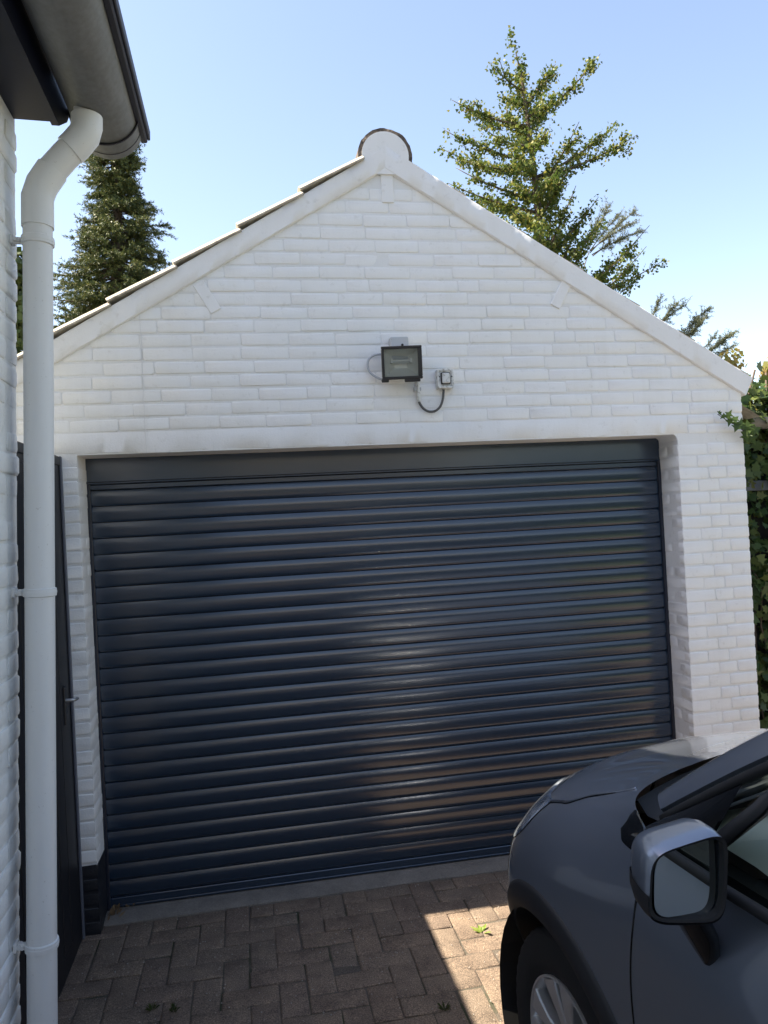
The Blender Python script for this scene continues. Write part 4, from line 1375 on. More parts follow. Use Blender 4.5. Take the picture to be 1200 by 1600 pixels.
for y in (0.37, -0.37):
    q = MB()
    q.box(-y - 0.25, -y + 0.25, -1.75, -1.25, 0.35, 0.56, 0.05)
    q.box(-y - 0.24, -y + 0.24, -1.92, -1.76, 0.50, 1.12, 0.05, Matrix.Rotation(rad(0), 4, 'X'))
    q.box(-y - 0.13, -y + 0.13, -1.95, -1.84, 1.16, 1.36, 0.035)
    q.obj('seat', M_SEAT, car, smooth=40)
q = MB(); q.box(-0.72, 0.72, -3.0, -0.5, 0.29, 0.34); q.box(-0.74, -0.70, -2.9, -0.55, 0.34, 1.03); q.box(0.70, 0.74, -2.9, -0.55, 0.34, 1.03); q.box(-0.66, 0.66, -2.75, -2.45, 0.45, 1.05, 0.04)
q.obj('cabin_lining', M_SEAT, car)

# door mirrors
for sd in (1, -1):
    MC = Vector((-sd * 0.940, -0.720, 1.126))
    yawm = rad(-9) * sd
    Mx = Matrix.Translation(MC) @ Euler((0, 0, yawm)).to_matrix().to_4x4() @ Euler((0, rad(5) * sd, 0)).to_matrix().to_4x4()
    # local: x lateral (outboard = -sd), y forward, z up
    def outline(sc, n=40):
        out = []
        for k in range(n):
            a = 2 * math.pi * k / n
            ca, sa = math.cos(a), math.sin(a)
            ex = 2 / 4.6
            xn = math.copysign(abs(ca) ** ex, ca); zn = math.copysign(abs(sa) ** ex, sa)
            x = 0.068 * xn
            z = (0.064 * zn + 0.020 * xn) if zn > 0 else (0.068 * zn * (1 + 0.22 * xn) + 0.014 * xn)
            out.append((x * sc, z * sc))
        return out
    rings = []
    for yy, sc in ((-0.034, 0.965), (-0.030, 1.0), (-0.004, 1.02), (0.03, 0.985), (0.055, 0.88), (0.072, 0.70), (0.082, 0.42), (0.085, 0.12)):
        rings.append([Mx @ Vector((sd * x * 1.0, yy, z + 0.006 * (yy / 0.08))) for x, z in outline(sc)])
    q = MB(); q.grid(rings, closed=True); q.add(rings[-1], [tuple(range(40))]); 
    mir = q.obj('door_mirror', M_CAR, car, smooth=60)
    # lower half shell in black
    rings = []
    for yy, sc in ((-0.0345, 1.0), (-0.010, 1.035), (0.022, 1.02), (0.052, 0.92), (0.07, 0.74)):
        ol = outline(sc)
        rings.append([Mx @ Vector((sd * x, yy, min(z, -0.016 * sc) + 0.006 * (yy / 0.08) - 0.001)) for x, z in ol[20:] + ol[:1]])
    q = MB(); q.grid(rings); q.obj('lower_shell', M_CPL, mir, smooth=60)
    # black bezel and mirror glass
    o1 = [Mx @ Vector((sd * x, -0.036, z)) for x, z in outline(0.985)]; o2 = [Mx @ Vector((sd * x, -0.034, z)) for x, z in outline(0.915)]; o3 = [Mx @ Vector((sd * x, -0.020, z)) for x, z in outline(0.905)]
    q = MB(); q.grid([o1, o2, o3], closed=True); q.obj('bezel', M_RUBBER, mir, smooth=40)
    q = MB(); og = [Mx @ Euler((rad(-2), 0, rad(8) * sd)).to_matrix().to_4x4() @ Vector((sd * x, -0.024, z)) for x, z in outline(0.912)]
    q.add(og, [tuple(range(40))]); q.obj('mirror_glass', M_MIRR, mir)
    # foot on the door
    foot = []
    for t, (cx, cy, cz, a_, b_) in enumerate(((0.930, -0.690, 1.072, 0.050, 0.034), (0.905, -0.688, 1.040, 0.046, 0.030), (0.882, -0.685, 1.000, 0.042, 0.026), (0.866, -0.682, 0.962, 0.030, 0.020), (0.860, -0.680, 0.935, 0.010, 0.010))):
        foot.append([(-sd * (cx + b_ * math.cos(an)), cy + a_ * math.sin(an), cz) for an in np.linspace(0, 2 * math.pi, 17)[:-1]])
    q = MB(); q.grid(foot, closed=True); q.add(foot[-1], [tuple(range(16))]); q.obj('mirror_foot', M_CGL, mir, smooth=50)
# number plate and badge plate on the nose stay plain
q = MB(); q.box(-0.26, 0.26, 0.795, 0.806, 0.44, 0.55, 0.003); q.obj('plate_holder', M_CPL, car)
# tail lamps
for sd in (1, -1):
    q = MB(); q.box(-sd * 0.70 - 0.11, -sd * 0.70 + 0.11, -3.20, -3.08, 0.82, 1.02, 0.02)
    q.obj('tail_lamp', new_mat('red_lens', (0.25, 0.01, 0.01), 0.15), car)

# ================================================================ VEGETATION AND SURROUNDINGS
def leaf_cloud(P, N, size, mats, mi=None, shape='quad', aspect=1.0, jitter=0.25, name='foliage'):
    """P centres (n,3), N outward/leaf normals (n,3)"""
    P = np.asarray(P, float); n = len(P)
    N = np.asarray(N, float) + rng.normal(0, 0.45, (n, 3)); N /= np.linalg.norm(N, axis=1)[:, None] + 1e-9
    A = rng.normal(0, 1, (n, 3)); A -= (A * N).sum(1)[:, None] * N; A /= np.linalg.norm(A, axis=1)[:, None] + 1e-9
    B = np.cross(N, A)
    s = size * (1 + rng.uniform(-jitter, jitter, n))
    if shape == 'quad':
        T = np.array([(-.5, 0, 0), (0, -.42, .06), (.5, 0, 0), (0, .42, .06)])
    elif shape == 'fan':
        T = np.array([(-.55, 0, 0), (.28, -.52, .08), (.45, 0, 0), (.28, .52, .08)])
    elif shape == 'ivy':
        T = np.array([(-.38, 0, 0), (-.30, -.42, .05), (.0, -.26, .0), (.12, -.46, .06), (.25, -.16, 0), (.62, 0, .05), (.25, .16, 0), (.12, .46, .06), (0, .26, 0), (-.30, .42, .05)])
    T = T * np.array([1, aspect, 1])
    V = P[:, None, :] + s[:, None, None] * (T[None, :, 0:1] * A[:, None, :] + T[None, :, 1:2] * B[:, None, :] + T[None, :, 2:3] * N[:, None, :])
    k = len(T)
    F = np.arange(n * k).reshape(n, k)
    return raw_mesh(name, V.reshape(-1, 3), F, mats, None if mi is None else mi)

CAMP = np.array([0.709, -3.558, 1.75])
_Rm = np.array([list(_r), list(_d), list(_f)])
def px(u, v, D):
    """place a point on the line of sight of photo pixel u,v (1200 x 1600) at depth D, used to set branch ends"""
    return CAMP + D * (_Rm.T @ np.array([(u - 600) / 1200.1, (v - 800) / 1200.1, 1.0]))

# ---------------- ginkgo behind the garage
def ginkgo():
    D = 11.0
    t = thing('ginkgo_tree', 'tall loose green tree with long bare-tipped branches behind the right roof slope', 'tree', tuple(px(862, 800, D) * (1, 1, 0)))
    org = np.array(t.location)
    top = px(803, 52, D)
    base = np.array([*px(868, 800, D)[:2], 0.0])
    tr = [base, px(858, 560, D), px(850, 430, D), px(838, 300, D), px(826, 200, D), px(815, 120, D), px(806, 82, D)]
    q = MB(); q.tube([tuple(p - org) for p in tr], [0.13, 0.09, 0.07, 0.05, 0.035, 0.02, 0.008], 8); q.obj('trunk', M_BARK, t, smooth=True)
    ends = [  # start on trunk (u,v), end (u,v), depth offset of the end
        ((818, 130), (764, 97), -.2), ((820, 150), (788, 150), .5), ((822, 150), (868, 100), .3), ((826, 180), (938, 84), .1), ((824, 170), (872, 145), -.7),
        ((826, 185), (706, 156), -.1), ((828, 190), (722, 172), .6), ((830, 215), (762, 205), -.8), ((832, 240), (694, 203), 0), ((834, 260), (690, 232), .5), ((834, 250), (705, 246), -.7),
        ((838, 300), (712, 262), .2), ((840, 320), (700, 286), -.2), ((842, 330), (742, 310), .8), ((845, 380), (755, 330), -.4), ((850, 420), (775, 360), .3),
        ((836, 270), (995, 211), 0), ((838, 265), (960, 196), .5), ((838, 290), (905, 190), -.7), ((840, 310), (905, 240), .6), ((842, 330), (890, 262), -.4),
        ((846, 400), (935, 308), .2), ((846, 400), (900, 290), -.5), ((848, 410), (868, 275), .4), ((848, 420), (945, 340), .7),
        ((856, 470), (1035, 408), 0), ((856, 480), (1015, 352), .4), ((856, 470), (985, 390), -.6), ((856, 500), (1010, 385), .9), ((856, 520), (990, 440), -.2), ((854, 470), (925, 360), -.4), ((854, 450), (905, 345), .3),
        ((826, 200), (850, 130), 1.0), ((830, 220), (790, 170), 1.0), ((834, 260), (800, 230), -1.1), ((838, 300), (870, 260), -1.1), ((842, 340), (800, 330), -1.0), ((846, 390), (880, 350), 1.1),
        ((850, 430), (815, 385), 1.0), ((852, 450), (870, 400), -1.0), ((830, 215), (856, 200), -.9), ((822, 165), (812, 110), .4), ((836, 290), (800, 280), .9), ((845, 380), (840, 340), -1.2),
        ((850, 430), (910, 420), .9), ((850, 440), (800, 420), .2), ((852, 450), (950, 430), .3), ((856, 480), (900, 460), -.8)]
    limbs = MB(); LP, LN = [], []
    for (a, e, dd) in ends:
        p0 = px(a[0], a[1] + 12, D); p2 = px(e[0], e[1], D + dd * 1.1)
        L = np.linalg.norm(p2 - p0)
        p1 = (p0 + p2) / 2 + np.array([0, 0, -0.10 * L + rng.uniform(-.03, .05)])
        pts = [p0 * (1 - u) ** 2 + 2 * u * (1 - u) * p1 + u * u * p2 for u in np.linspace(0, 1, 10)]
        limbs.tube([tuple(p - org) for p in pts], [0.026 * (1 - .85 * u) * min(1, L) for u in np.linspace(0, 1, 10)], 5)
        nclump = int(L / 0.052)
        subs = [(p0, p1, p2, 1.0)]
        for sb in range(int(L * 2.2)):
            u = rng.uniform(.2, .85)
            pp = p0 * (1 - u) ** 2 + 2 * u * (1 - u) * p1 + u * u * p2
            dirv = (p2 - p0) / L + rng.normal(0, .42, 3); dirv /= np.linalg.norm(dirv)
            ll = rng.uniform(.12, .42) * (1.1 - u * .6)
            q2 = pp + dirv * ll
            subs.append((pp, (pp + q2) / 2 + (0, 0, .02), q2, .8))
            limbs.tube([tuple(pp - org), tuple((pp + q2) / 2 - org), tuple(q2 - org)], [0.008, 0.006, 0.003], 4)
        for (s0, s1, s2, den) in subs:
            ls = np.linalg.norm(s2 - s0)
            for c in range(max(2, int(ls / 0.050))):
                u = rng.uniform(0.06, 1.0)
                if u > 0.88 and rng.uniform() < .45: continue
                pc = s0 * (1 - u) ** 2 + 2 * u * (1 - u) * s1 + u * u * s2
                k = rng.integers(5, 9)
                k = int(k * 2.3); off = rng.normal(0, 1, (k, 3)) * (0.050, 0.050, 0.040) - (0, 0, .012)
                LP.append(pc + off); LN.append(off + (0, 0, .03))
    # dense heart along the trunk
    for c in range(230):
        v = rng.uniform(150, 470); f_ = (v - 60) / 420
        i = np.interp(v, [62, 120, 200, 300, 430, 560], [803, 815, 826, 838, 850, 858])
        wd = 10 + 46 * f_
        pc = px(i + rng.normal(0, wd * .55), v, D + rng.normal(0, .35 * f_ + .1))
        k = rng.integers(5, 9); off = rng.normal(0, .05, (k, 3))
        LP.append(pc + off); LN.append(off + (0, 0, .03))
    for c in range(34):
        f_ = rng.uniform(0, 1); pc = px(798 + 22 * f_ + rng.normal(0, 2 + 3 * f_), 52 + 80 * f_, D + rng.normal(0, .05))
        off = rng.normal(0, .035, (6, 3)); LP.append(pc + off); LN.append(off + (0, 0, .03))
    limbs.obj('branches', M_BARK, t, smooth=True)
    LP = np.concatenate(LP) - org; LN = np.concatenate(LN)
    link('crown', leaf_cloud(LP, LN, 0.043, M_GINKGO, shape='fan', name='crown'), t)
ginkgo()

# ---------------- spruce at left
def spruce():
    D = 10.0
    ctr = px(182, 470, D)
    t = thing('spruce_tree', 'dark dense spruce with sunlit yellow put into its needle colours rising behind the downpipe', 'tree', (ctr[0], ctr[1], 0))
    org = np.array(t.location)
    top_z = px(190, 205, D)[2]; axis_top = px(186, 170, D)
    q = MB(); q.tube([(0, 0, 0), (0.0, 0, ctr[2]), tuple(axis_top - org)], [0.16, 0.09, 0.015], 8); q.obj('trunk', M_BARK, t, smooth=True)
    V, F, nv = [], [], 0
    br = MB()
    # half width in metres and axis by height of the photograph row
    rows = [165, 190, 215, 250, 285, 305, 325, 345, 380, 430, 480, 560, 700]
    half = [.03, .12, .28, .36, .30, .25, .36, .50, .60, .74, .84, 1.0, 1.25]
    axis = [184, 182, 178, 174, 182, 186, 186, 182, 182, 182, 184, 185, 185]
    TW = []
    nbr = 560
    for k in range(nbr):
        row = 165 + 455 * ((k + rng.uniform()) / nbr) ** 0.85
        w = np.interp(row, rows, half) * (rng.uniform(.60, 1.0) if rng.uniform() < .8 else rng.uniform(1.0, 1.32))
        cpt = px(np.interp(row, rows, axis), row, D) - org
        az = k * 2.399 + rng.uniform(-.4, .4)
        d = np.array([math.cos(az), math.sin(az), 0])
        p0 = cpt + (0, 0, .12 * w); p2 = cpt + d * w + (0, 0, rng.uniform(-.30, .08) * w)
        p1 = (p0 + p2) / 2 - (0, 0, .12 * w)
        cv = lambda u: p0 * (1 - u) ** 2 + 2 * u * (1 - u) * p1 + u * u * p2
        br.tube([tuple(cv(u)) for u in (0, .5, 1)], [0.012, 0.008, 0.003], 4)
        TW.append((cv(.5), cv(1.0), 1.0))
        side = np.cross(d, (0, 0, 1))
        for m in range(int(7 + 26 * w)):
            u = rng.uniform(.30, 1.0)
            s = rng.choice((-1, 1))
            dirv = d * rng.uniform(.4, 1) + side * s * rng.uniform(.2, .9) + (0, 0, rng.uniform(-.45, .30)); dirv /= np.linalg.norm(dirv)
            ll = rng.uniform(.06, .19) * (1.15 - .3 * u)
            a = cv(u); TW.append((a, a + dirv * ll, .9))
    br.obj('branches', M_BARK, t, smooth=True)
    VV, mi = [], []
    for (a, c, _) in TW:
        L = np.linalg.norm(c - a); dv = (c - a) / L
        n = int(L / 0.0075) + 5
        u = rng.uniform(0, 1, n)
        pos = a + (c - a) * u[:, None]
        r = rng.normal(0, 1, (n, 3)); r -= (r @ dv)[:, None] * dv; r /= np.linalg.norm(r, axis=1)[:, None] + 1e-9
        nd_ = r * .78 + dv * .62
        ln = rng.uniform(.024, .040, n)[:, None]
        sidev = np.cross(nd_, rng.normal(0, 1, (n, 3))); sidev /= np.linalg.norm(sidev, axis=1)[:, None] + 1e-9
        wv = sidev * 0.0048
        quad = np.stack([pos - wv, pos + wv, pos + nd_ * ln + wv * .4, pos + nd_ * ln - wv * .4], 1)
        VV.append(quad.reshape(-1, 3))
    VV = np.concatenate(VV); n = len(VV) // 4
    link('crown', raw_mesh('crown', VV, np.arange(n * 4).reshape(n, 4), M_SPRUCE), t)
spruce()

# ---------------- cedar sprays behind the right slope
def cedar():
    D = 13.0
    t = thing('cedar_tree', 'thin grey green conifer branches showing above the right roof slope', 'tree', tuple(px(1040, 800, D) * (1, 1, 0)))
    org = np.array(t.location)
    q = MB(); q.tube([(0, 0, 0), tuple(px(925, 540, D) - org), tuple(px(908, 430, D) - org), tuple(px(921, 392, D) - org)], [0.14, 0.05, 0.010, 0.006], 8)
    limbs = [((922, 395), (991, 331)), ((922, 392), (988, 348)), ((920, 390), (952, 322)), ((925, 398), (1000, 362)), ((922, 392), (966, 338)), ((918, 390), (938, 336)), ((926, 400), (975, 372)),
             ((1000, 530), (1072, 476)), ((1005, 540), (1030, 470)), ((1010, 540), (1056, 474)), ((1030, 560), (1108, 482)), ((1040, 570), (1105, 492)), ((1045, 570), (1095, 506)),
             ((1060, 590), (1148, 520)), ((1065, 590), (1140, 524)), ((1065, 590), (1118, 525)), ((1070, 600), (1146, 540)), ((1050, 580), (1085, 500))]
    V = []
    def needles(a, c):
        L = np.linalg.norm(c - a); dv = (c - a) / L; n = int(L / 0.006) + 4
        u = rng.uniform(0, 1, n); pos = a + (c - a) * u[:, None]
        r = rng.normal(0, 1, (n, 3)); r -= (r @ dv)[:, None] * dv; r /= np.linalg.norm(r, axis=1)[:, None] + 1e-9
        nd_ = r * .85 + dv * .4; ln = rng.uniform(.024, .045, n)[:, None]
        sv = np.cross(nd_, rng.normal(0, 1, (n, 3))); sv /= np.linalg.norm(sv, axis=1)[:, None] + 1e-9; w = sv * .0042
        V.append(np.stack([pos - w, pos + w, pos + nd_ * ln + w * .4, pos + nd_ * ln - w * .4], 1).reshape(-1, 3))
    for a, e in limbs:
        p0, p2 = px(*a, D), px(*e, D + rng.uniform(-.6, .6))
        p1 = (p0 + p2) / 2 + (0, 0, .06)
        cv = lambda u: p0 * (1 - u) ** 2 + 2 * u * (1 - u) * p1 + u * u * p2
        q.tube([tuple(cv(u) - org) for u in np.linspace(0, 1, 6)], [.010, .008, .006, .005, .004, .002], 5)
        L = np.linalg.norm(p2 - p0)
        for k in range(int(L / .022)):
            u = rng.uniform(.2, 1); dv = (p2 - p0) / L + rng.normal(0, .5, 3); dv /= np.linalg.norm(dv)
            s = cv(u); en = s + dv * rng.uniform(.06, .20)
            q.tube([tuple(s - org), tuple(en - org)], [.0025, .0015], 4)
            needles(s - org, en - org)
        needles(cv(.5) - org, p2 - org)
    q.obj('branches', M_BARK, t, smooth=True)
    V = np.concatenate(V); n = len(V) // 4
    link('crown', raw_mesh('crown', V, np.arange(n * 4).reshape(n, 4), M_CEDAR), t)
cedar()

# ---------------- broadleaf masses: shrub helper
def blob_tree(name, label, cat, base, centre, rads, n, size, mat, trunk_r=0.06, lobes=14, shape='quad', seed=1, group=None):
    r_ = np.random.default_rng(seed)
    t = thing(name, label, cat, (base[0], base[1], 0), group=group)
    org = np.array([base[0], base[1], 0.0])
    c = np.array(centre) - org; rads = np.array(rads)
    q = MB()
    q.tube([(0, 0, 0), tuple(c * (.6, .6, .6)), tuple(c)], [trunk_r, trunk_r * .8, trunk_r * .4], 8)
    LC = []
    for k in range(lobes):
        d = r_.normal(0, 1, 3); d /= np.linalg.norm(d)
        lc = c + d * rads * r_.uniform(.35, .8); LC.append((lc, r_.uniform(.32, .55)))
        q.tube([tuple(c * (.8, .8, .8)), tuple((c + lc) / 2), tuple(lc)], [trunk_r * .4, trunk_r * .25, .006], 5)
    q.obj('trunk', M_BARK, t, smooth=True)
    P, N = [], []
    per = n // lobes
    for lc, lr in LC:
        d = r_.normal(0, 1, (per, 3)); d /= np.linalg.norm(d, axis=1)[:, None]
        rr = r_.uniform(.55, 1.08, per)[:, None]
        P.append(lc + d * rr * rads * lr); N.append(d)
    link('crown', leaf_cloud(np.concatenate(P), np.concatenate(N), size, mat, shape=shape, name='crown'), t)
    return t
c = px(2, 470, 8.0)
blob_tree('broadleaf_tree', 'bright green broadleaf tree glimpsed between house corner and downpipe', 'tree', c, c, (.62, .62, .95), 5200, .085, M_HEDGE, seed=3)
c = px(98, 548, 9.0)
blob_tree('shrub', 'small green shrub just above the left roof edge beside the spruce', 'shrub', c, c, (.34, .34, .30), 900, .075, M_HEDGE, .02, 9, seed=4)
c = px(1105, 590, 12.0)
blob_tree('yellow_shrub', 'pale yellow green bush peeping over the right roof slope below the conifer', 'shrub', c, c, (.55, .5, .52), 1700, .075, M_YLEAF, .03, 12, seed=5)
c = px(1235, 610, 7.0)
blob_tree('autumn_shrub', 'yellow orange leaved bush at right edge behind the neighbouring gutter', 'shrub', c, c, (.38, .4, .34), 1500, .07, M_YLEAF, .03, 10, seed=6)

# ---------------- ivy clad wall at right, set back behind the garage corner
nb = thing('shed', 'dark ivy covered shed wall with grey gutter beside the garage', 'shed', (XR, 0, 0))
b = MB(); b.box(0.06, 3.2, 0.62, 3.5, -0.05, 2.18); b.obj('wall', M_DARKWOOD, nb)
for k in range(13):
    b = MB(); b.box(0.07, 3.2, 0.600, 0.618, 0.02 + k * 0.165, 0.02 + k * 0.165 + 0.150, 0.004); b.obj('board', M_DARKWOOD, nb)
b = MB(); b.box(0.02, 3.3, 0.45, 3.6, 2.20, 2.25, 0.005); b.obj('roof', M_DARKWOOD, nb)
b = MB(); rows = [[(x, 0.42 + 0.062 * math.cos(a), 2.215 + 0.062 * math.sin(a)) for a in np.linspace(math.pi, 2 * math.pi, 13)] for x in (0.12, 3.3)]
b.grid(rows); b.add(rows[0], [tuple(range(13))]); b.obj('gutter', M_ZINC, nb, smooth=40)
b = MB(); b.box(0.055, 3.1, 0.50, 0.54, 1.80, 1.86, 0.004); b.obj('rail', new_mat('grey_painted_rail', (0.10, 0.12, 0.15), 0.5), nb)

ivy = thing('ivy', 'trailing green ivy covering the shed wall right of the garage pillar', 'ivy', (XR + 0.02, 0.45, 0))
P, N = [], []
for k in range(620):
    z = rng.uniform(0.05, 2.35); x = rng.uniform(0.02, 1.6)
    m = rng.integers(6, 15)
    off = rng.normal(0, 1, (m, 3)) * (.07, .05, .07)
    P.append(np.array([x, 0.0 + rng.uniform(-.05, .12), z]) + off); N.append(np.tile((0, -1, .45), (m, 1)))
for k in range(40):
    m = 12; off = rng.normal(0, 1, (m, 3)) * (.05, .04, .05); P.append(np.array([rng.uniform(.0, .22), rng.uniform(-.16, .0), rng.uniform(2.0, 2.38)]) + off); N.append(np.tile((0, -1, .6), (m, 1)))
for k in range(60):
    m = 10; off = rng.normal(0, 1, (m, 3)) * (.06, .06, .05)
    P.append(np.array([rng.uniform(0.0, 1.4), rng.uniform(-.1, .25), 2.36 + rng.uniform(-.08, .06)]) + off); N.append(np.tile((0, -.4, 1), (m, 1)))
P = np.concatenate(P); N = np.concatenate(N)
P = P[P[:, 0] > -0.005]; N = N[:len(P)]
link('foliage', leaf_cloud(P, N, .062, M_IVY, shape='ivy', name='foliage'), ivy, kind='stuff')
q = MB()
for k in range(14):
    x = 0.02 + k * 0.1; z = 0.0
    pts = [(x, 0.12, 0)]
    while z < 2.3:
        z += .25; x += rng.normal(0, .05); pts.append((max(x, .02), 0.06 + rng.normal(0, .03), z))
    q.tube(pts, 0.006, 5)
q.obj('stems', M_BARK, ivy, smooth=True)
# the sprig reaching over the front of the right pillar: single leaves
sprig = thing('ivy_sprig', 'single ivy tendril with pointed leaves lying over the top right pillar', 'ivy', (3.10, -0.02, 2.16))
T = [(-.38, 0, 0), (-.32, -.40, .05), (-.02, -.24, .02), (.10, -.50, .08), (.24, -.17, .02), (.66, 0, .0), (.24, .17, .02), (.10, .50, .08), (-.02, .24, .02), (-.32, .40, .05)]
lv = MB(); lv.add([(.05, 0, .04)] + T, [(0, i + 1, (i + 1) % 10 + 1) for i in range(10)])
leaf_me = lv.mesh('leaf', M_IVY, smooth=False, fix=False)
stem = [(0.205, .12, -.055), (0.165, -.02, -0.075), (0.125, -.03, -0.062), (0.085, -.028, -0.030), (0.05, -.022, -0.012), (0.015, -.02, 0.012), (-0.012, -.018, 0.030)]
q = MB(); q.tube(stem, [.004, .004, .0035, .003, .003, .002, .0015], 6); q.obj('stem', M_BARK, sprig, smooth=True)
for (x, z, s, a) in ((-.012, .034, .030, 150), (.006, .016, .034, 215), (.028, .020, .048, 60), (.040, -.008, .050, 250), (.062, -.002, .052, 30), (.078, -.038, .060, 235), (.100, -.030, .062, 75), (.125, -.085, .066, 270), (.140, -.045, .068, 100), (.158, -.098, .070, 300), (.178, -.060, .066, 20)):
    o = link('leaf', leaf_me, sprig)
    o.location = (x, -0.035 - rng.uniform(0, .02), z)
    nrm_ = Matrix.Rotation(rad(90), 4, 'X') @ Matrix.Rotation(rad(a), 4, 'Z') @ Euler((rng.normal(0, .3), rng.normal(0, .3) , 0)).to_matrix().to_4x4()
    o.matrix_local = Matrix.Translation(o.location) @ nrm_ @ Matrix.Scale(s, 4)

lh = thing('added_laurel_hedge', 'unseen laurel hedge added to reflect green in the door, past the terrace behind the driveway', 'hedge', (8.0, -9.0, 0))  # out of view, added so the door picks up more green
b = MB(); b.box(-2.9, 2.0, -.40, .40, 0, 2.7, .2); b.obj('hedge_body', new_mat('laurel_shade', (0.012, 0.018, 0.008), 0.9), lh)
n = 9000
P = np.stack([rng.uniform(-3.0, 2.1, n), rng.choice((-1, 1), n) * rng.normal(.44, .05, n), rng.uniform(0, 2.8, n)], 1); N = np.stack([np.zeros(n), np.sign(P[:, 1]), np.full(n, .5)], 1)
n2 = 3500
P2 = np.stack([rng.uniform(-3.0, 2.1, n2), rng.uniform(-.45, .45, n2), rng.normal(2.75, .06, n2)], 1); N2 = np.tile((0, 0, 1.), (n2, 1))
link('hedge_leaves', leaf_cloud(np.concatenate([P, P2]), np.concatenate([N, N2]), .11, M_HEDGE, name='hedge_leaves'), lh, kind='stuff')
# ---------------- behind the camera: hedge, trees and a house that the door and car mirror
hd = thing('hedge', 'clipped green hedge along the right side of the driveway', 'hedge', (9.6, -7.0, 0))
b = MB(); b.box(-.42, .42, -7.4, 4.6, 0, 2.15, .15); b.obj('hedge_body', new_mat('hedge_shade', (0.012, 0.018, 0.008), 0.9), hd)
n = 15000
P = np.stack([rng.choice((-1, 1), n) * rng.normal(.46, .035, n), rng.uniform(-7.5, 4.7, n), rng.uniform(0, 2.25, n)], 1); N = np.stack([np.sign(P[:, 0]), np.zeros(n), np.full(n, .4)], 1)
n2 = 7000
P2 = np.stack([rng.uniform(-.5, .5, n2), rng.uniform(-7.5, 4.7, n2), rng.normal(2.2, .04, n2)], 1); N2 = np.tile((0, 0, 1.), (n2, 1))
link('hedge_leaves', leaf_cloud(np.concatenate([P, P2]), np.concatenate([N, N2]), .075, M_HEDGE, name='hedge_leaves'), hd, kind='stuff')
for i, (x, y, h, r_, lab) in enumerate(((12.4, -4.5, 5.6, 2.5, 'round crowned green tree beyond the hedge near the garage'), (12.8, -12.5, 6.4, 2.9, 'larger green tree beyond the hedge near the road'))):
    blob_tree('street_tree', lab, 'tree', (x, y), (x, y, h), (r_, r_, r_ * .95), 9000, .17, M_HEDGE, .16, 26, seed=20 + i)

M_RBRICK = new_mat('red_brick', (0.30, 0.15, 0.09), 0.85)
_bt = nd(M_RBRICK, 'ShaderNodeTexBrick'); _bt.inputs['Scale'].default_value = 4.5
_bt.inputs['Color1'].default_value = (0.32, 0.16, 0.09, 1); _bt.inputs['Color2'].default_value = (0.24, 0.11, 0.07, 1); _bt.inputs['Mortar'].default_value = (0.30, 0.27, 0.23, 1)
M_RBRICK.node_tree.links.new(coords(M_RBRICK), _bt.inputs['Vector'])
setc(M_RBRICK, _bt.outputs['Color'])
oh = thing('brick_house', 'red brick house across the road with tiled roof', 'house', (3.5, -26.0, 0))
b = MB(); b.box(-6, 6, -8, 0, 0, 5.4); b.obj('wall', M_RBRICK, oh)
b = MB(); b.prism([(-8.4, 5.41), (0.4, 5.41), (-4, 9.2)], 'x', -6.3, 6.3); b.obj('roof', M_TILE, oh)
M_WFR = new_mat('white_window_frame', (0.75, 0.75, 0.73), 0.4)
for k, x in enumerate((-4.2, -1.4, 1.4, 4.2)):
    for z in (0.9, 3.3):
        if z < 1 and k == 1:
            b = MB(); b.box(x - .5, x + .5, 0.004, .06, 0.02, 2.15, .01); b.obj('door', M_NAVY, oh); continue
        b = MB(); b.box(x - .75, x + .75, .004, .08, z, z + 1.35, .01); w = b.obj('window', M_WFR, oh)
        for s in (-1, 1):
            b = MB(); b.box(x + s * .36 - .30, x + s * .36 + .30, .075, .09, z + .1, z + 1.25); b.obj('pane', M_CGL, w)

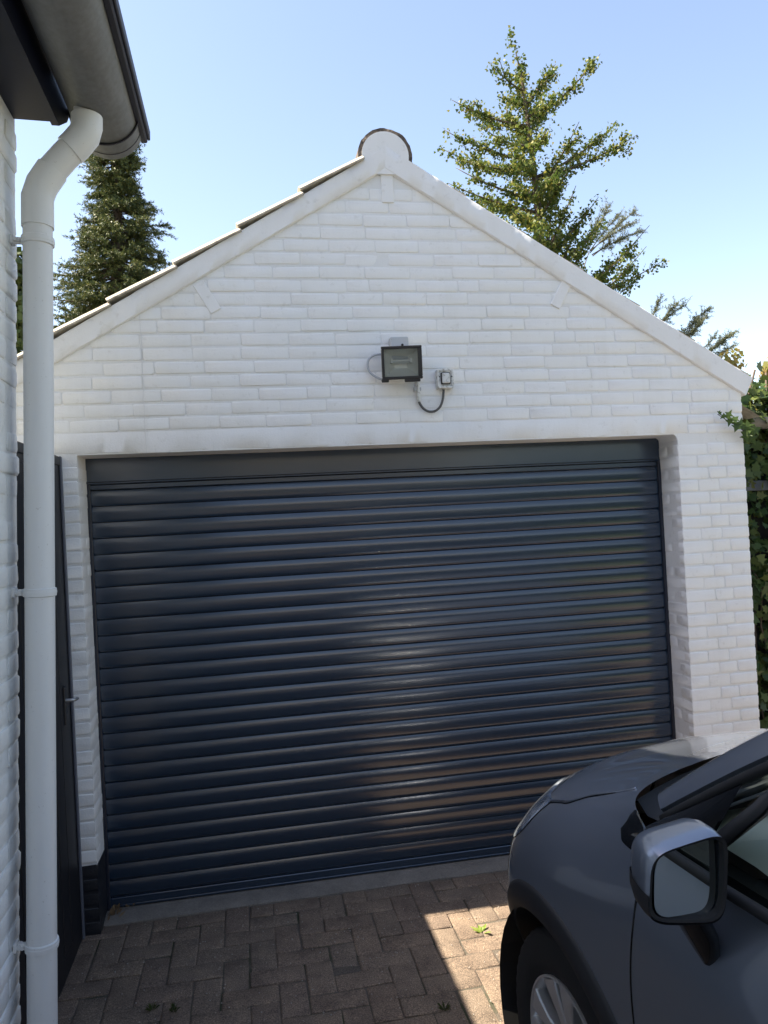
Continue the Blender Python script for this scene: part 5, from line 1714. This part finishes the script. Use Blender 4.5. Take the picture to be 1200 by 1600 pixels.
# ---------------- small growth on the paving
def tuft(name, label, cat, x, y, n, h, mat, w=.006, spread=.03):
    q = MB()
    for k in range(n):
        a = rng.uniform(0, 6.28); r0 = rng.uniform(0, spread * .4); hh = h * rng.uniform(.5, 1.1); le = spread * rng.uniform(.4, 1.3)
        d = Vector((math.cos(a), math.sin(a), 0)); s = Vector((-d.y, d.x, 0)) * w
        p0 = d * r0; p1 = d * (r0 + le * .5) + Vector((0, 0, hh * .7)); p2 = d * (r0 + le) + Vector((0, 0, hh))
        q.add([p0 - s * .5, p0 + s * .5, p1 + s, p2, p1 - s], [(0, 1, 2, 3, 4)])
    o = q.obj(name, mat, fix=False); o.location = (x, y, 0.0); o['label'] = label; o['category'] = cat
    return o
wx_, wy_ = 1.595, -0.435
tuft('weed', 'bright green weed rosette in the sunlit paving near the car', 'weed', wx_, wy_, 9, .014, M_WEED, .007, .034)
for (u, v, lab) in ((238, 1578, 'small grass tuft in a paving joint left of centre near the bottom edge'), (272, 1580, 'grass tuft in the paving joint second from the left bottom edge'), (695, 1578, 'grass tuft in shaded paving close to the sunlit patch')):
    d = _Rm.T @ np.array([(u - 600) / 1200.1, (v - 800) / 1200.1, 1.0]); p = CAMP + d * (-CAMP[2] / d[2])
    tuft('grass_tuft', lab, 'grass', p[0], p[1], 26, .022, M_HEDGE, .0016, .022)
# dry leaves and grit blown into the left corner of the threshold
q = MB()
for k in range(26):
    x, y = 0.012 + abs(rng.normal(0, .035)), RD - .012 - abs(rng.normal(0, .05))
    a = rng.uniform(0, 3); s = rng.uniform(.008, .020)
    d = Vector((math.cos(a), math.sin(a), rng.uniform(-.1, .8))) * s; e = Vector((-math.sin(a), math.cos(a), .2)) * s * .45
    c0 = Vector((x, y, .018 + rng.uniform(0, .018)))
    q.add([c0 - d, c0 + e, c0 + d, c0 - e], [(0, 1, 2, 3)])
o = q.obj('leaf_litter', M_DRY, fix=False, kind='stuff'); o['label'] = 'dry brown leaf litter in the left corner of the threshold'; o['category'] = 'leaf litter'
# grit on the paving
n = 900
P = np.stack([rng.uniform(-.1, 2.2, n), rng.uniform(-1.6, .10, n), np.full(n, .0035)], 1)
q = MB()
for p in P:
    s = rng.uniform(.0012, .0040)
    q.add([p + np.array(d) * s for d in ((1, 0, 0), (-1, .2, 0), (0, 1, .2), (.1, -1, 0), (0, 0, 1.1))], [(0, 2, 4), (2, 1, 4), (1, 3, 4), (3, 0, 4)])
q.obj('grit', new_mat('pale_grit', (0.34, 0.31, 0.27), 0.9), fix=False, kind='stuff', label='fine pale grit scattered over the paving', category='grit')
